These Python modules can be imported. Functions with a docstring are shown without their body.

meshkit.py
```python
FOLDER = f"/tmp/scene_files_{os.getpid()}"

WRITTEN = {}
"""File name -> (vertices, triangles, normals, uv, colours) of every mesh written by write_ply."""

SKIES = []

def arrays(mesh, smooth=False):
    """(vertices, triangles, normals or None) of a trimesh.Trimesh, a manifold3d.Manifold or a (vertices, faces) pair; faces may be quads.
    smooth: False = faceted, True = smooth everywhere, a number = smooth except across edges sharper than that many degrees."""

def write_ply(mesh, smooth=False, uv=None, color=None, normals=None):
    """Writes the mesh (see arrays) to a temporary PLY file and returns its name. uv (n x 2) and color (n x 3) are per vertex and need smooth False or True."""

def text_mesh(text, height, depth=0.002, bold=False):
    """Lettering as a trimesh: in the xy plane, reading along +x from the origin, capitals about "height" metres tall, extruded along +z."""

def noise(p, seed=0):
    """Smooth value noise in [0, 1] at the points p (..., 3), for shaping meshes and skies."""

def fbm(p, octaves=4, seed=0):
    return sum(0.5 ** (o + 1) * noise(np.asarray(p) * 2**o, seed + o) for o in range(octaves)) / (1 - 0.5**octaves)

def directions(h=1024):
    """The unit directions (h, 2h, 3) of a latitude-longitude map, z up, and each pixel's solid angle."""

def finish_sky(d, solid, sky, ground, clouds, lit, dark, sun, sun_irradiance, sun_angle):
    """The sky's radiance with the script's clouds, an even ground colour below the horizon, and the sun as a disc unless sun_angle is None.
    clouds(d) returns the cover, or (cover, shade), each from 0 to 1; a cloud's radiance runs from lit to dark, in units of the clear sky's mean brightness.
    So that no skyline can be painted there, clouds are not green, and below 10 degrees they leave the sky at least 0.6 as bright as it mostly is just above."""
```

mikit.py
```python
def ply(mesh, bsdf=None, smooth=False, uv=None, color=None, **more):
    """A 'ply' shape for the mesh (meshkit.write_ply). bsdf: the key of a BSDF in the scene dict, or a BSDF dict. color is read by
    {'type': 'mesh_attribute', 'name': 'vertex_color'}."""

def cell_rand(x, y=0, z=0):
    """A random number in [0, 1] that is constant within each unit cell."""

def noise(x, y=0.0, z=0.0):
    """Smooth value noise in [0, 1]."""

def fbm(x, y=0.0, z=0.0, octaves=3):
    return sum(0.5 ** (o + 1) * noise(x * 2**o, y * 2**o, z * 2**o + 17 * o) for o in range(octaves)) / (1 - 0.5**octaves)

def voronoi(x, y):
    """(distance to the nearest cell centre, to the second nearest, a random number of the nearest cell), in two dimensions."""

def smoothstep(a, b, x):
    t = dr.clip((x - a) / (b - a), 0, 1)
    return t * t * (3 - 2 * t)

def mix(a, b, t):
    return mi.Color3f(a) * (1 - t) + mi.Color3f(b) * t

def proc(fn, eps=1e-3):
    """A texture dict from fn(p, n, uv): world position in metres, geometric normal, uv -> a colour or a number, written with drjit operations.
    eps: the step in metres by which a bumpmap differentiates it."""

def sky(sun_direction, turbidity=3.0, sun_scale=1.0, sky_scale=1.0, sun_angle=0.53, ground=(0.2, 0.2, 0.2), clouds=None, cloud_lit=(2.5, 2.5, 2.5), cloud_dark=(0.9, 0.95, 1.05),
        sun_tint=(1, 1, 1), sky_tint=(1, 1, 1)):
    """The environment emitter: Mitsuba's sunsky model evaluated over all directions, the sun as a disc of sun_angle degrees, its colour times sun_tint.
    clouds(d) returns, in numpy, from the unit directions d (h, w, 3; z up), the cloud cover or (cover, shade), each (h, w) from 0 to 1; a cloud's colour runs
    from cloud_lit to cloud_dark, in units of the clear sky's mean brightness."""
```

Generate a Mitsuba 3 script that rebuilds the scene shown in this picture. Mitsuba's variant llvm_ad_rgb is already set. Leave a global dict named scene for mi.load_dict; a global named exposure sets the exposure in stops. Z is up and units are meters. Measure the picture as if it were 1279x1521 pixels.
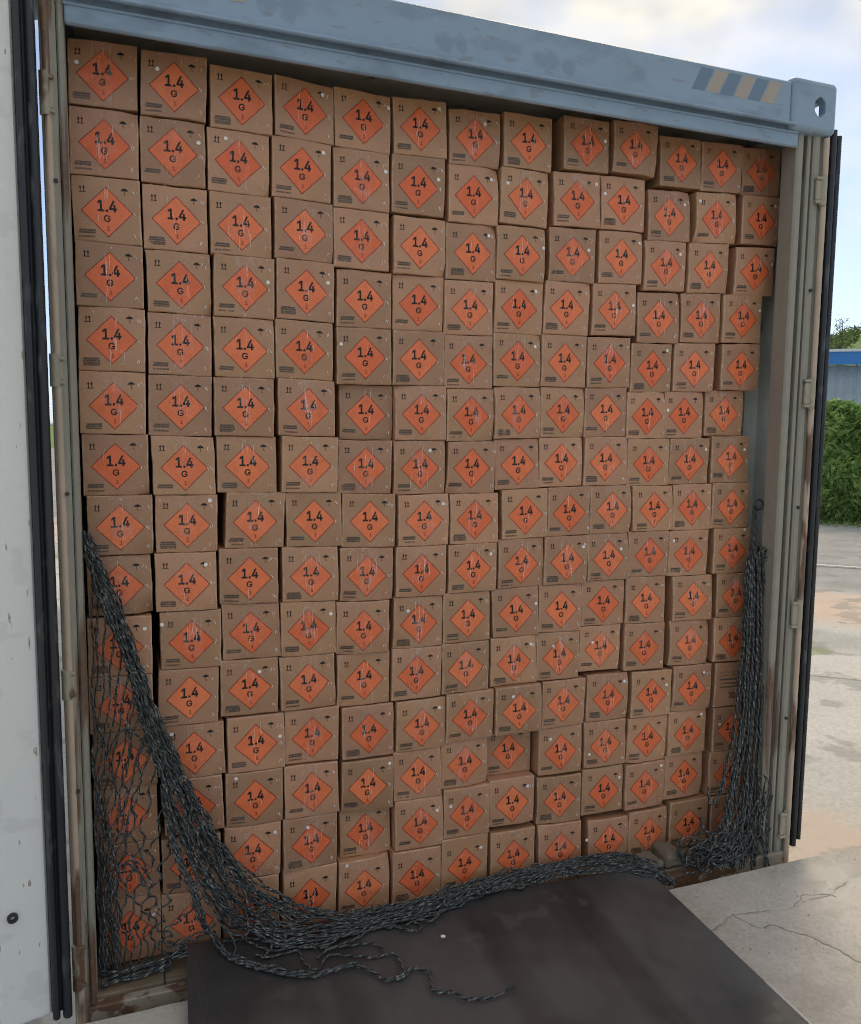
import math
import numpy as np
import trimesh
import drjit as dr
import mitsuba as mi
import mikit
import meshkit
from mikit import fbm, noise, smoothstep, mix, cell_rand, voronoi
from shapely.geometry import Polygon, box as sbox
from shapely import union_all

T = mi.ScalarTransform4f
scene, labels = {'type': 'scene'}, {}
rng = np.random.default_rng(7)

# ------------------------------------------------------------------ camera, sky, exposure
scene['camera'] = {'type': 'perspective', 'fov': 55.56, 'fov_axis': 'x', 'near_clip': 0.05, 'far_clip': 2000.0,
                   'to_world': T().look_at(origin=[0.0927, -2.304, 1.6011], target=[0.44961, -1.37561, 1.49763], up=[0.02802, 0.1001, 0.99458])}
exposure = 2.2


def clouds(d):
    z = np.maximum(d[..., 2], 0.03)
    p = np.stack([d[..., 0] / (z + 0.25) * 2.3, d[..., 1] / (z + 0.25) * 2.3, z * 1.5], -1)
    n = meshkit.fbm(p + 11.3, 5)
    m = meshkit.fbm(p * 2.1 + 40.7, 4)
    el = np.clip((d[..., 2] - 0.16) / 0.34, 0, 1)
    cover = np.clip((n - 0.54 + 0.36 * el) / 0.22, 0, 1) * 0.95
    shade = np.clip((m - 0.38) / 0.2, 0, 1) * 0.75
    return cover, shade


scene['sky'] = mikit.sky([0.445, 0.55, 0.707], turbidity=3, sun_scale=0.30, sun_angle=19, clouds=clouds, sky_tint=(1.06, 0.97, 0.98), cloud_lit=(2.55, 2.42, 2.12), cloud_dark=(1.30, 1.42, 1.58), sky_scale=1.0)


# ------------------------------------------------------------------ helpers
def numbered(key):
    if key not in scene and key not in labels and not any(k.startswith(key + '__') for k in USED):
        return key
    i = 1
    while f'{key}_{i:03d}' in USED or f'{key}_{i:03d}' in labels:
        i += 1
    return f'{key}_{i:03d}'


USED = set()
NEXT = {}


def key_of(name, parent=None):
    base = name if parent is None else parent + '__' + name
    n = NEXT.get(base, 0)
    NEXT[base] = n + 1
    return base if n == 0 else f'{base}_{n:03d}'


def thing(name, label, category, group=None):
    k = key_of(name)
    labels[k] = {'label': label, 'category': category}
    if group:
        labels[k]['group'] = group
    return k


def add(name, mesh, bsdf, parent=None, smooth=False, uv=None, color=None, label=None, kind=None, **more):
    k = key_of(name, parent)
    scene[k] = mikit.ply(mesh, 'mat_' + bsdf, smooth=smooth, uv=uv, color=color, **more)
    if label or kind:
        labels[k] = {}
        if label:
            labels[k]['label'] = label
        if kind:
            labels[k]['kind'] = kind
    return k


def bx(x0, x1, y0, y1, z0, z1, bevel=0.0):
    """A box, its edges chamfered when bevel > 0."""
    if bevel <= 0:
        m = trimesh.creation.box(extents=(x1 - x0, y1 - y0, z1 - z0))
        m.apply_translation(((x0 + x1) / 2, (y0 + y1) / 2, (z0 + z1) / 2))
        return m
    b = bevel
    pts = []
    for x in (x0, x1):
        for y in (y0, y1):
            for z in (z0, z1):
                sx, sy, sz = (1 if x == x0 else -1), (1 if y == y0 else -1), (1 if z == z0 else -1)
                pts += [(x, y + sy * b, z + sz * b), (x + sx * b, y, z + sz * b), (x + sx * b, y + sy * b, z)]
    return trimesh.convex.convex_hull(np.array(pts))


def prism(points, z0, z1):
    """A plan outline (x, y) extruded in z."""
    m = trimesh.creation.extrude_polygon(Polygon(points), z1 - z0, engine='earcut')
    m.apply_translation((0, 0, z0))
    return m


def join(*ms):
    ms = [m for a in ms for m in (a if isinstance(a, (list, tuple)) else [a])]
    return trimesh.util.concatenate(ms)


def cyl(p0, p1, r, n=16):
    return trimesh.creation.cylinder(r, segment=[p0, p1], sections=n)


def sheet(nx, ny, fn):
    u, v = np.meshgrid(np.linspace(0, 1, nx), np.linspace(0, 1, ny), indexing='ij')
    P = fn(u, v)
    i, j = np.meshgrid(np.arange(nx - 1), np.arange(ny - 1), indexing='ij')
    q = np.stack([i * ny + j, (i + 1) * ny + j, (i + 1) * ny + j + 1, i * ny + j + 1], -1).reshape(-1, 4)
    return trimesh.Trimesh(P.reshape(-1, 3), np.vstack([q[:, [0, 1, 2]], q[:, [0, 2, 3]]]), process=False)


# ------------------------------------------------------------------ materials
def mat(name, base, rough=0.6, spec=0.5, metallic=0.0, bump=None, bump_eps=1e-3, coat=0.0, coat_gloss=0.8, twosided=True):
    tex = mikit.proc(base) if callable(base) else {'type': 'rgb', 'value': list(base)}
    m = {'type': 'principled', 'base_color': tex, 'roughness': mikit.proc(rough) if callable(rough) else rough, 'specular': spec, 'metallic': metallic}
    if coat:
        m['clearcoat'], m['clearcoat_gloss'] = coat, coat_gloss
    if bump:
        m = {'type': 'bumpmap', 'arbitrary': mikit.proc(bump, bump_eps), 'scale': 1.0, 'bsdf': m}
    if twosided:
        m = {'type': 'twosided', 'bsdf': m}
    scene['mat_' + name] = m


def kraft(p, n, uv):
    i = dr.floor(uv.x)
    s, t = uv.x - i, uv.y
    tone = 0.82 + 0.30 * cell_rand(i, 3, 1)
    warm = cell_rand(i, 5, 2)
    fibre = fbm(p.x * 260, p.y * 260, p.z * 900, 2)
    blot = fbm(p.x * 16 + 7, p.y * 16, p.z * 16, 3)
    flute = 0.5 + 0.5 * dr.sin(p.x * 950.0)
    edge = dr.minimum(dr.minimum(s - 0.01, 0.99 - s), dr.minimum(t, 1 - t))
    worn = smoothstep(0.035, 0.0, edge + 0.03 * (fbm(p.x * 60, p.y * 60, p.z * 60, 2) - 0.5))
    c = mix((0.400, 0.220, 0.116), (0.440, 0.226, 0.132), warm) * tone
    c = c * (0.80 + 0.26 * fibre + 0.24 * (blot - 0.35)) * (0.985 + 0.015 * flute)
    return mix(c, (0.56, 0.43, 0.31), worn * 0.75)


mat('cardboard', kraft, 0.52, 0.45, coat=0.55, coat_gloss=0.72,
    bump=lambda p, n, uv: 0.0012 * fbm(p.x * 38, p.y * 38, p.z * 22, 3) + 0.0004 * fbm(p.x * 150, p.y * 150, p.z * 40, 2))


def orange_ink(p, n, uv):
    f = fbm(p.x * 55, p.y * 55, p.z * 30, 3)
    g = fbm(p.x * 420, p.y * 420, p.z * 420, 2)
    b = cell_rand(dr.floor(uv.x), 9, 4)
    c = mix((0.68, 0.135, 0.045), (0.76, 0.195, 0.075), b)
    return c * (0.82 + 0.22 * f + 0.14 * g)


mat('orange_ink', orange_ink, 0.5, 0.35, coat=0.35, coat_gloss=0.75, bump=lambda p, n, uv: 0.0014 * fbm(p.x * 38, p.y * 38, p.z * 22, 3))
mat('red_ink', (0.20, 0.014, 0.008), 0.5)
mat('black_ink', lambda p, n, uv: mix((0.012, 0.012, 0.014), (0.06, 0.04, 0.035), smoothstep(0.62, 0.80, fbm(p.x * 240, p.y * 240, p.z * 120, 3))), 0.5, 0.3)
mat('faint_ink', lambda p, n, uv: mix((0.040, 0.034, 0.032), (0.12, 0.085, 0.06), fbm(p.x * 300, p.y * 300, p.z * 300, 2)), 0.5)
mat('white_sticker', (0.78, 0.74, 0.70), 0.45)
mat('painted_glint', (0.80, 0.76, 0.70), 0.25, 0.6)  # white colour standing in for glints on the clear film
scene['mat_hazy_tape'] = {'type': 'blendbsdf',
                      'weight': mikit.proc(lambda p, n, uv: 0.015 + 0.30 * smoothstep(0.56, 0.86, fbm(p.x * 330, p.y * 10, p.z * 7, 3)) + 0.10 * smoothstep(0.55, 0.8, fbm(p.x * 30 + 5, 0, p.z * 30, 2))),
                      'a': {'type': 'null'},
                      'b': {'type': 'twosided', 'bsdf': {'type': 'principled', 'base_color': {'type': 'rgb', 'value': [0.66, 0.60, 0.56]}, 'roughness': 0.22, 'specular': 0.8}}}


def rust_paint(base, amount, streak=6.0, dirt=0.35):
    def fn(p, n, uv):
        a = fbm(p.x * 26 + 3, p.y * 26, p.z * streak, 4)
        b = fbm(p.x * 7, p.y * 7 + 9, p.z * 2.2, 3)
        k = smoothstep(0.62 - amount, 0.70 - amount, 0.6 * a + 0.4 * b)
        rust = mix((0.16, 0.075, 0.035), (0.06, 0.035, 0.022), fbm(p.x * 90, p.y * 90, p.z * 90, 2))
        grime = smoothstep(0.45, 0.75, fbm(p.x * 11 + 20, p.y * 11, p.z * 1.6, 3))
        c = mi.Color3f(base) * (0.90 + 0.18 * fbm(p.x * 40, p.y * 40, p.z * 25, 2))
        c = mix(c, (0.22, 0.20, 0.17), grime * dirt)
        return mix(c, rust, k * 0.9)
    return fn


def wear_bump(p, n, uv):
    return 0.0015 * fbm(p.x * 9, p.y * 9, p.z * 5, 3) + 0.0004 * fbm(p.x * 90, p.y * 90, p.z * 60, 2)


def door_paint(p, n, uv):
    c = mi.Color3f(0.66, 0.672, 0.645) * (0.96 + 0.07 * fbm(p.x * 6, p.y * 6, p.z * 2, 3))
    scuff = smoothstep(0.745, 0.78, fbm(p.x * 95 + 5, p.y * 95, p.z * 17, 4))
    low = smoothstep(0.62, 0.72, fbm(p.x * 14 + 50, p.y * 14, p.z * 14, 4))
    c = mix(c, (0.20, 0.13, 0.09), scuff * 0.75)
    return mix(c, (0.46, 0.465, 0.45), low * 0.3)


def header_flare_paint(p, n, uv):  # blue flare veil put into the base colour; the smudges are dirt
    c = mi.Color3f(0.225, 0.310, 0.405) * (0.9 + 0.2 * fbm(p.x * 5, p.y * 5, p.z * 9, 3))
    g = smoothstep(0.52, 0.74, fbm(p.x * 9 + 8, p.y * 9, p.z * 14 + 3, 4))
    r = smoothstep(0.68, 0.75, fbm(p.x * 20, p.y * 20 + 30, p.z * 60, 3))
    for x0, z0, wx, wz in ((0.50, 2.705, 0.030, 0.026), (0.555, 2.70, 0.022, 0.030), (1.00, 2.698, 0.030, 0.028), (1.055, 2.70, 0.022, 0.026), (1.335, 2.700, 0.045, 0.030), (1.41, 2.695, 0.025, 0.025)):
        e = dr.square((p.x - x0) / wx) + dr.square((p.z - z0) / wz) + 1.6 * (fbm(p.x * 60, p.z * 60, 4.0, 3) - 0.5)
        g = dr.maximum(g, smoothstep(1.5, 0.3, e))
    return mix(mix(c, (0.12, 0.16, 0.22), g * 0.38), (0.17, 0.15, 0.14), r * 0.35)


mat('door_paint', door_paint, 0.42, 0.5, bump=wear_bump)
mat('header_flare_paint', header_flare_paint, 0.45, 0.5, bump=wear_bump)
mat('post_paint', rust_paint((0.255, 0.245, 0.200), 0.065, 2.2, 0.6), 0.5, 0.5, bump=wear_bump)
mat('hinge_paint', rust_paint((0.33, 0.295, 0.225), 0.10, 9.0, 0.5), 0.5, 0.5, bump=wear_bump)
mat('rod_paint', rust_paint((0.46, 0.36, 0.27), 0.085, 4.0, 0.4), 0.5, 0.5, bump=wear_bump)
mat('grit', lambda p, n, uv: mix((0.30, 0.275, 0.24), (0.48, 0.45, 0.40), cell_rand(p.x * 60, p.y * 60, 1)), 0.9, 0.2)
mat('wall_paint', rust_paint((0.63, 0.67, 0.62), -0.03, 3.0, 0.2), 0.5, 0.4)
mat('rusty_sill', rust_paint((0.30, 0.27, 0.22), 0.14, 24.0, 0.6), 0.65, 0.4, bump=wear_bump)
mat('rubber', lambda p, n, uv: mix((0.014, 0.017, 0.022), (0.06, 0.065, 0.07), smoothstep(0.6, 0.8, fbm(p.x * 50, p.y * 50, p.z * 12, 3))), 0.42, 0.5)
mat('stripe_orange', (0.34, 0.30, 0.25), 0.5)
mat('stripe_dark', (0.125, 0.19, 0.265), 0.5)
mat('dark_steel', (0.05, 0.05, 0.052), 0.5, 0.5, 0.6)


def ply_floor(p, n, uv):
    g = fbm(p.x * 9, p.y * 70, 3, 3)
    return mix((0.13, 0.095, 0.06), (0.26, 0.21, 0.15), g) * (0.6 + 0.6 * fbm(p.x * 7, p.y * 7, 1, 3))


mat('floor_wood', ply_floor, 0.75, 0.3, bump=lambda p, n, uv: 0.002 * fbm(p.x * 20, p.y * 90, p.z * 90, 3))


def plate_steel(p, n, uv):
    a = fbm(p.x * 2.2 + 4, p.y * 2.2, 0.0, 4)
    b = fbm(p.x * 9, p.y * 5 + 7, 3.0, 4)
    c = mix((0.042, 0.042, 0.043), (0.094, 0.095, 0.097), smoothstep(0.3, 0.72, 0.6 * a + 0.4 * b))
    # wheel tracks of the pallet trucks, running up the plate
    for x0 in (0.62, 1.08, 1.42):
        w = dr.abs(p.x - x0 - 0.05 * (p.y + 1.0) + 0.06 * (fbm(p.y * 0.9, x0 * 7.0, 2.0, 2) - 0.5))
        c = c * (1 - 0.28 * smoothstep(0.075, 0.03, w) * (0.4 + fbm(p.x * 20, p.y * 4, 6.0, 2)))
    q = p.x * 0.92 + p.y * 0.39
    r = -p.x * 0.39 + p.y * 0.92
    scr = smoothstep(0.76, 0.84, fbm(p.x * 320, p.y * 4.6, 2.0, 2)) + smoothstep(0.78, 0.86, fbm(q * 340, r * 6.1, 4.0, 2))
    c = mix(c, (0.19, 0.185, 0.18), dr.clip(scr, 0, 1) * 0.16 * smoothstep(0.35, 0.7, fbm(p.x * 3, p.y * 3, 7.0, 2)))
    spot = smoothstep(0.66, 0.84, fbm(p.x * 14 + 9, p.y * 11, 8.0, 4))
    return mix(c, (0.11, 0.11, 0.108), spot * 0.4)


mat('plate_steel', plate_steel, lambda p, n, uv: 0.34 + 0.24 * fbm(p.x * 6, p.y * 6, 5.0, 3), 0.55, 0.2,
    bump=lambda p, n, uv: 0.0035 * fbm(p.x * 3, p.y * 3, 1.0, 3) + 0.0005 * fbm(p.x * 60, p.y * 60, 2.0, 2))
mat('bright_edge', (0.55, 0.54, 0.52), 0.4, 0.5, 0.2)


def seg_dist(p, pts):
    d = mi.Float(9.0)
    for (x0, y0), (x1, y1) in zip(pts[:-1], pts[1:]):
        ex, ey = x1 - x0, y1 - y0
        t = dr.clip(((p.x - x0) * ex + (p.y - y0) * ey) / (ex * ex + ey * ey), 0, 1)
        d = dr.minimum(d, dr.sqrt(dr.square(p.x - x0 - t * ex) + dr.square(p.y - y0 - t * ey)))
    return d


CRACKS = [[(1.951, -0.277), (1.984, -0.348), (2.059, -0.387), (2.108, -0.45), (2.133, -0.531), (2.15, -0.62), (2.3, -0.9), (2.2, -1.3)],
          [(1.70, -0.32), (1.853, -0.325), (1.951, -0.277), (2.059, -0.297), (2.196, -0.306), (2.353, -0.299), (2.571, -0.242), (2.9, -0.26), (3.4, -0.1)],
          [(2.196, -0.306), (2.26, -0.27), (2.33, -0.275), (2.38, -0.31)]]


def crack_field(p):
    wob = 0.03 * (fbm(p.x * 22, p.y * 22, 4.0, 3) - 0.5)
    q = mi.Point3f(p.x + wob, p.y + 0.03 * (fbm(p.x * 22 + 40, p.y * 22, 9.0, 3) - 0.5), p.z)
    return [seg_dist(q, c) for c in CRACKS]


def dock_concrete(p, n, uv):
    a = fbm(p.x * 1.7 + 2, p.y * 1.7, 0.0, 4)
    b = fbm(p.x * 7 + 9, p.y * 7, 2.0, 4)
    g = fbm(p.x * 120, p.y * 120, 5.0, 2)
    c = mix((0.36, 0.335, 0.295), (0.48, 0.46, 0.42), smoothstep(0.25, 0.75, 0.6 * a + 0.4 * b)) * (0.86 + 0.26 * g)
    pale = smoothstep(0.48, 0.56, fbm(p.x * 2.1 + 31, p.y * 2.1, 3.0, 4))
    c = mix(c, (0.52, 0.495, 0.45), pale * 0.5)
    stain = smoothstep(0.52, 0.76, fbm(p.x * 9 + 70, p.y * 13, 1.0, 5))
    c = mix(c, (0.22, 0.205, 0.18), stain * 0.22)
    ds = crack_field(p)
    w = 0.0022 + 0.0035 * fbm(p.x * 9, p.y * 9, 6.0, 2)
    k = smoothstep(1.0, 0.4, ds[0] / w)
    k = dr.maximum(k, smoothstep(1.0, 0.3, ds[1] / w) * smoothstep(0.25, 0.55, fbm(p.x * 13, p.y * 13, 7.0, 2)))
    k = dr.maximum(k, smoothstep(1.0, 0.3, ds[2] / w))
    return mix(c, (0.10, 0.092, 0.08), k * 0.68)


mat('dock_concrete', dock_concrete, 0.75, 0.3,
    bump=lambda p, n, uv: 0.003 * fbm(p.x * 10, p.y * 10, 0.0, 4) + 0.0012 * fbm(p.x * 90, p.y * 90, 0.0, 2) - 0.004 * smoothstep(0.012, 0.0, dr.minimum(crack_field(p)[0], crack_field(p)[1])))


def yard_ground(p, n, uv):
    u = (p.x - 0.09) * 0.743 + (p.y + 2.30) * 0.669
    w = u + 1.3 * (fbm(p.x * 0.5, p.y * 0.5, 1.0, 3) - 0.5)
    g = fbm(p.x * 40, p.y * 40, 3.0, 2)
    a = fbm(p.x * 0.9 + 5, p.y * 0.9, 2.0, 4)
    conc = mix((0.41, 0.40, 0.375), (0.53, 0.515, 0.485), a) * (0.85 + 0.28 * g)
    asph = mix((0.21, 0.21, 0.205), (0.34, 0.34, 0.33), fbm(p.x * 1.2, p.y * 3, 7.0, 4)) * (0.85 + 0.28 * g)
    soil = mix((0.47, 0.355, 0.275), (0.52, 0.44, 0.37), a)
    c = mix(conc, asph, smoothstep(11.2, 12.0, w) * smoothstep(13.2, 12.6, w) * 0.6)
    c = mix(c, soil, smoothstep(12.9, 13.8, w) * smoothstep(16.6, 15.4, w))
    c = mix(c, asph, smoothstep(15.6, 16.8, w))
    spill = dr.sqrt(dr.square((p.x - 4.35) / 0.9) + dr.square((p.y - 1.5) / 1.1))
    c = mix(c, soil, smoothstep(1.25, 0.5, spill + 1.2 * (fbm(p.x * 2.2, p.y * 2.2, 9.0, 4) - 0.5)) * 0.8)
    joint = smoothstep(0.03, 0.008, dr.abs(u + 0.15 * (fbm(p.x * 2, p.y * 2, 2.0, 3) - 0.5) - 10.2))
    joint = dr.maximum(joint, smoothstep(0.02, 0.006, dr.abs(p.y - 1.1 * p.x + 2.4 + 0.9 * (fbm(p.x * 1.3, p.y * 1.3, 8.0, 4) - 0.5))) * 0.7)
    c = mix(c, (0.13, 0.125, 0.11), joint * 0.7)
    moss = smoothstep(0.60, 0.70, fbm(p.x * 1.1 + 60, p.y * 1.1, 5.0, 4)) * smoothstep(9.5, 10.5, u) * smoothstep(13.0, 11.5, u)
    c = mix(c, (0.20, 0.25, 0.10), moss * 0.7)
    return mix(c, (0.17, 0.165, 0.15), smoothstep(0.60, 0.72, fbm(p.x * 2.6 + 80, p.y * 2.6, 5.0, 4)) * 0.45)


mat('yard_ground', yard_ground, 0.8, 0.25, bump=lambda p, n, uv: 0.01 * fbm(p.x * 3, p.y * 3, 0.0, 4) + 0.002 * fbm(p.x * 50, p.y * 50, 0.0, 2))
mat('white_line', (0.62, 0.61, 0.58), 0.7)


def rope_fibre(p, n, uv):
    ply_ = 0.5 + 0.5 * dr.sin(uv.x * 2.0 * math.pi * 2.0 + uv.y * 2.0 * math.pi)
    fl = noise(uv.x * 5.0 + uv.y * 3.0, uv.y * 6.0, 3.0 + p.x * 40)
    c = mix((0.020, 0.023, 0.025), (0.085, 0.092, 0.090), smoothstep(0.25, 0.8, ply_) * (0.5 + fbm(p.x * 30, p.y * 30, p.z * 30, 2)))
    return mix(c, (0.25, 0.265, 0.25), smoothstep(0.60, 0.82, fl) * (0.3 + 0.7 * ply_))


mat('rope', rope_fibre, 0.75, 0.3)
mat('torn_cardboard', lambda p, n, uv: mix((0.11, 0.095, 0.075), (0.21, 0.18, 0.14), fbm(p.x * 26, p.y * 26, p.z * 26, 4)), 0.8, 0.3)
scene['mat_leaf'] = {'type': 'principledthin', 'roughness': 0.5, 'diff_trans': 0.9, 'spec_trans': 0.0,
                     'base_color': mikit.proc(lambda p, n, uv: mix((0.120, 0.235, 0.070), (0.400, 0.540, 0.190), cell_rand(dr.floor(uv.x), 2, 3)) * (0.7 + 0.6 * fbm(p.x * 0.9, p.y * 0.9, p.z * 0.9, 2)))}
scene['mat_far_leaf'] = {'type': 'principledthin', 'roughness': 0.6, 'diff_trans': 0.8, 'spec_trans': 0.0,
                         'base_color': mikit.proc(lambda p, n, uv: mix((0.085, 0.140, 0.060), (0.200, 0.265, 0.115), cell_rand(dr.floor(uv.x), 2, 3)))}
mat('bark', lambda p, n, uv: mix((0.06, 0.05, 0.04), (0.16, 0.13, 0.10), fbm(p.x * 9, p.y * 9, p.z * 3, 3)), 0.8)
mat('hill_grass', lambda p, n, uv: mix((0.085, 0.150, 0.050), (0.17, 0.25, 0.09), fbm(p.x * 0.22, p.y * 0.22, p.z * 0.22, 4)), 0.9, 0.2)
mat('shed_wall', lambda p, n, uv: mi.Color3f(0.36, 0.44, 0.50) * (0.88 + 0.2 * fbm(p.x * 0.8, p.y * 0.8, p.z * 3, 3)), 0.6)
mat('blue_roof', lambda p, n, uv: mi.Color3f(0.035, 0.20, 0.55) * (0.85 + 0.3 * fbm(p.x * 0.7, p.y * 0.7, p.z, 3)), 0.4)
mat('pale_trim', (0.62, 0.68, 0.72), 0.5)


# ------------------------------------------------------------------ the setting: yard, dock, hill
def yard_fn(u, v):
    x, y = -60 + 160 * u, -30 + 130 * v
    P = np.stack([x, y, np.zeros_like(x)], -1)
    return np.stack([x, y, -1.2 + 0.03 * (meshkit.fbm(P * 0.35, 3) - 0.5)], -1)


add('yard_ground', sheet(90, 80, yard_fn), 'yard_ground', smooth=True, kind='structure')
far = trimesh.creation.annulus(60, 900, 0.05, sections=64)
far.apply_translation((15, 20, -1.30))
add('far_ground', far, 'hill_grass', kind='structure')
line = sheet(30, 2, lambda u, v: np.stack([12.4 + 9.0 * u, 11.6 - 8.2 * u + 0.10 * v, -1.168 + 0 * u], -1))
add('painted_line', line, 'white_line', kind='structure')


def dock_edge(x):
    return -0.064 - 0.006 * (x - 1) + 0.010 * (meshkit.fbm(np.stack([x * 9, 0 * x, 0 * x], -1), 3) - 0.5)


def dock_fn(u, v):
    x = -6.0 + 16.0 * u
    y0 = dock_edge(x)
    # rows: the worn front edge first, then back towards the warehouse
    y = y0 - 0.012 * np.minimum(v * 60, 1) - np.maximum(v - 1 / 60, 0) ** 1.6 * 7.0
    P = np.stack([x * 3, y * 3, 0 * x], -1)
    z = 0.004 * (meshkit.fbm(P, 3) - 0.5) - 0.012 * np.maximum(1 - v * 60, 0)
    return np.stack([x, y, z], -1)


dock_top = sheet(500, 61, dock_fn)
dx = np.linspace(-6, 10, 500)
dock_face = sheet(500, 2, lambda u, v: np.stack([-6 + 16 * u, dock_edge(-6 + 16 * u), -0.0125 - 1.25 * v + 0.004 * (meshkit.fbm(np.stack([(-6 + 16 * u) * 3, dock_edge(-6 + 16 * u) * 3, 0 * u], -1), 3) - 0.5)], -1))
add('dock_pavement', join(dock_top, dock_face), 'dock_concrete', smooth=30, kind='structure')


def hill_fn(u, v):
    a = math.radians(18) + math.radians(64) * u
    r = 95 + 170 * v
    bell = np.exp(-((u - 0.56) / 0.26) ** 2) * np.sin(np.clip(v * 1.25, 0, 1) * math.pi / 2)
    P = np.stack([a * 14, r * 0.06, 0 * a], -1)
    z = -1.4 + 27.5 * bell + 4.0 * bell * (meshkit.fbm(P, 4) - 0.5)
    return np.stack([r * np.sin(a), r * np.cos(a), z], -1)


add('hill', sheet(80, 40, hill_fn), 'hill_grass', smooth=True, kind='structure')


# ------------------------------------------------------------------ foliage
def leaf_cloud(centres, size, gen, aspect=0.6, up=0.4):
    """Bent leaf blades (two quads each) at the given centres; returns (mesh, uv)."""
    n = len(centres)
    d = gen.normal(size=(n, 3)); d[:, 2] += up
    d /= np.linalg.norm(d, axis=1, keepdims=True)
    a = np.cross(d, gen.normal(size=(n, 3))); a /= np.linalg.norm(a, axis=1, keepdims=True)
    b = np.cross(d, a)
    s = size * gen.uniform(0.6, 1.3, (n, 1))
    tip, base = centres + a * s, centres - a * s
    l, r = centres + b * s * aspect * 0.5 + d * s * 0.12, centres - b * s * aspect * 0.5 + d * s * 0.12
    V = np.stack([base, l, tip, r], 1).reshape(-1, 3)
    k = np.arange(n)[:, None] * 4
    F = np.vstack([k + [0, 2, 1], k + [0, 3, 2]])
    uv = np.repeat(np.stack([gen.integers(0, 5000, n) + 0.5, np.full(n, 0.5)], -1), 4, 0)
    return trimesh.Trimesh(V, F, process=False), uv


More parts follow.
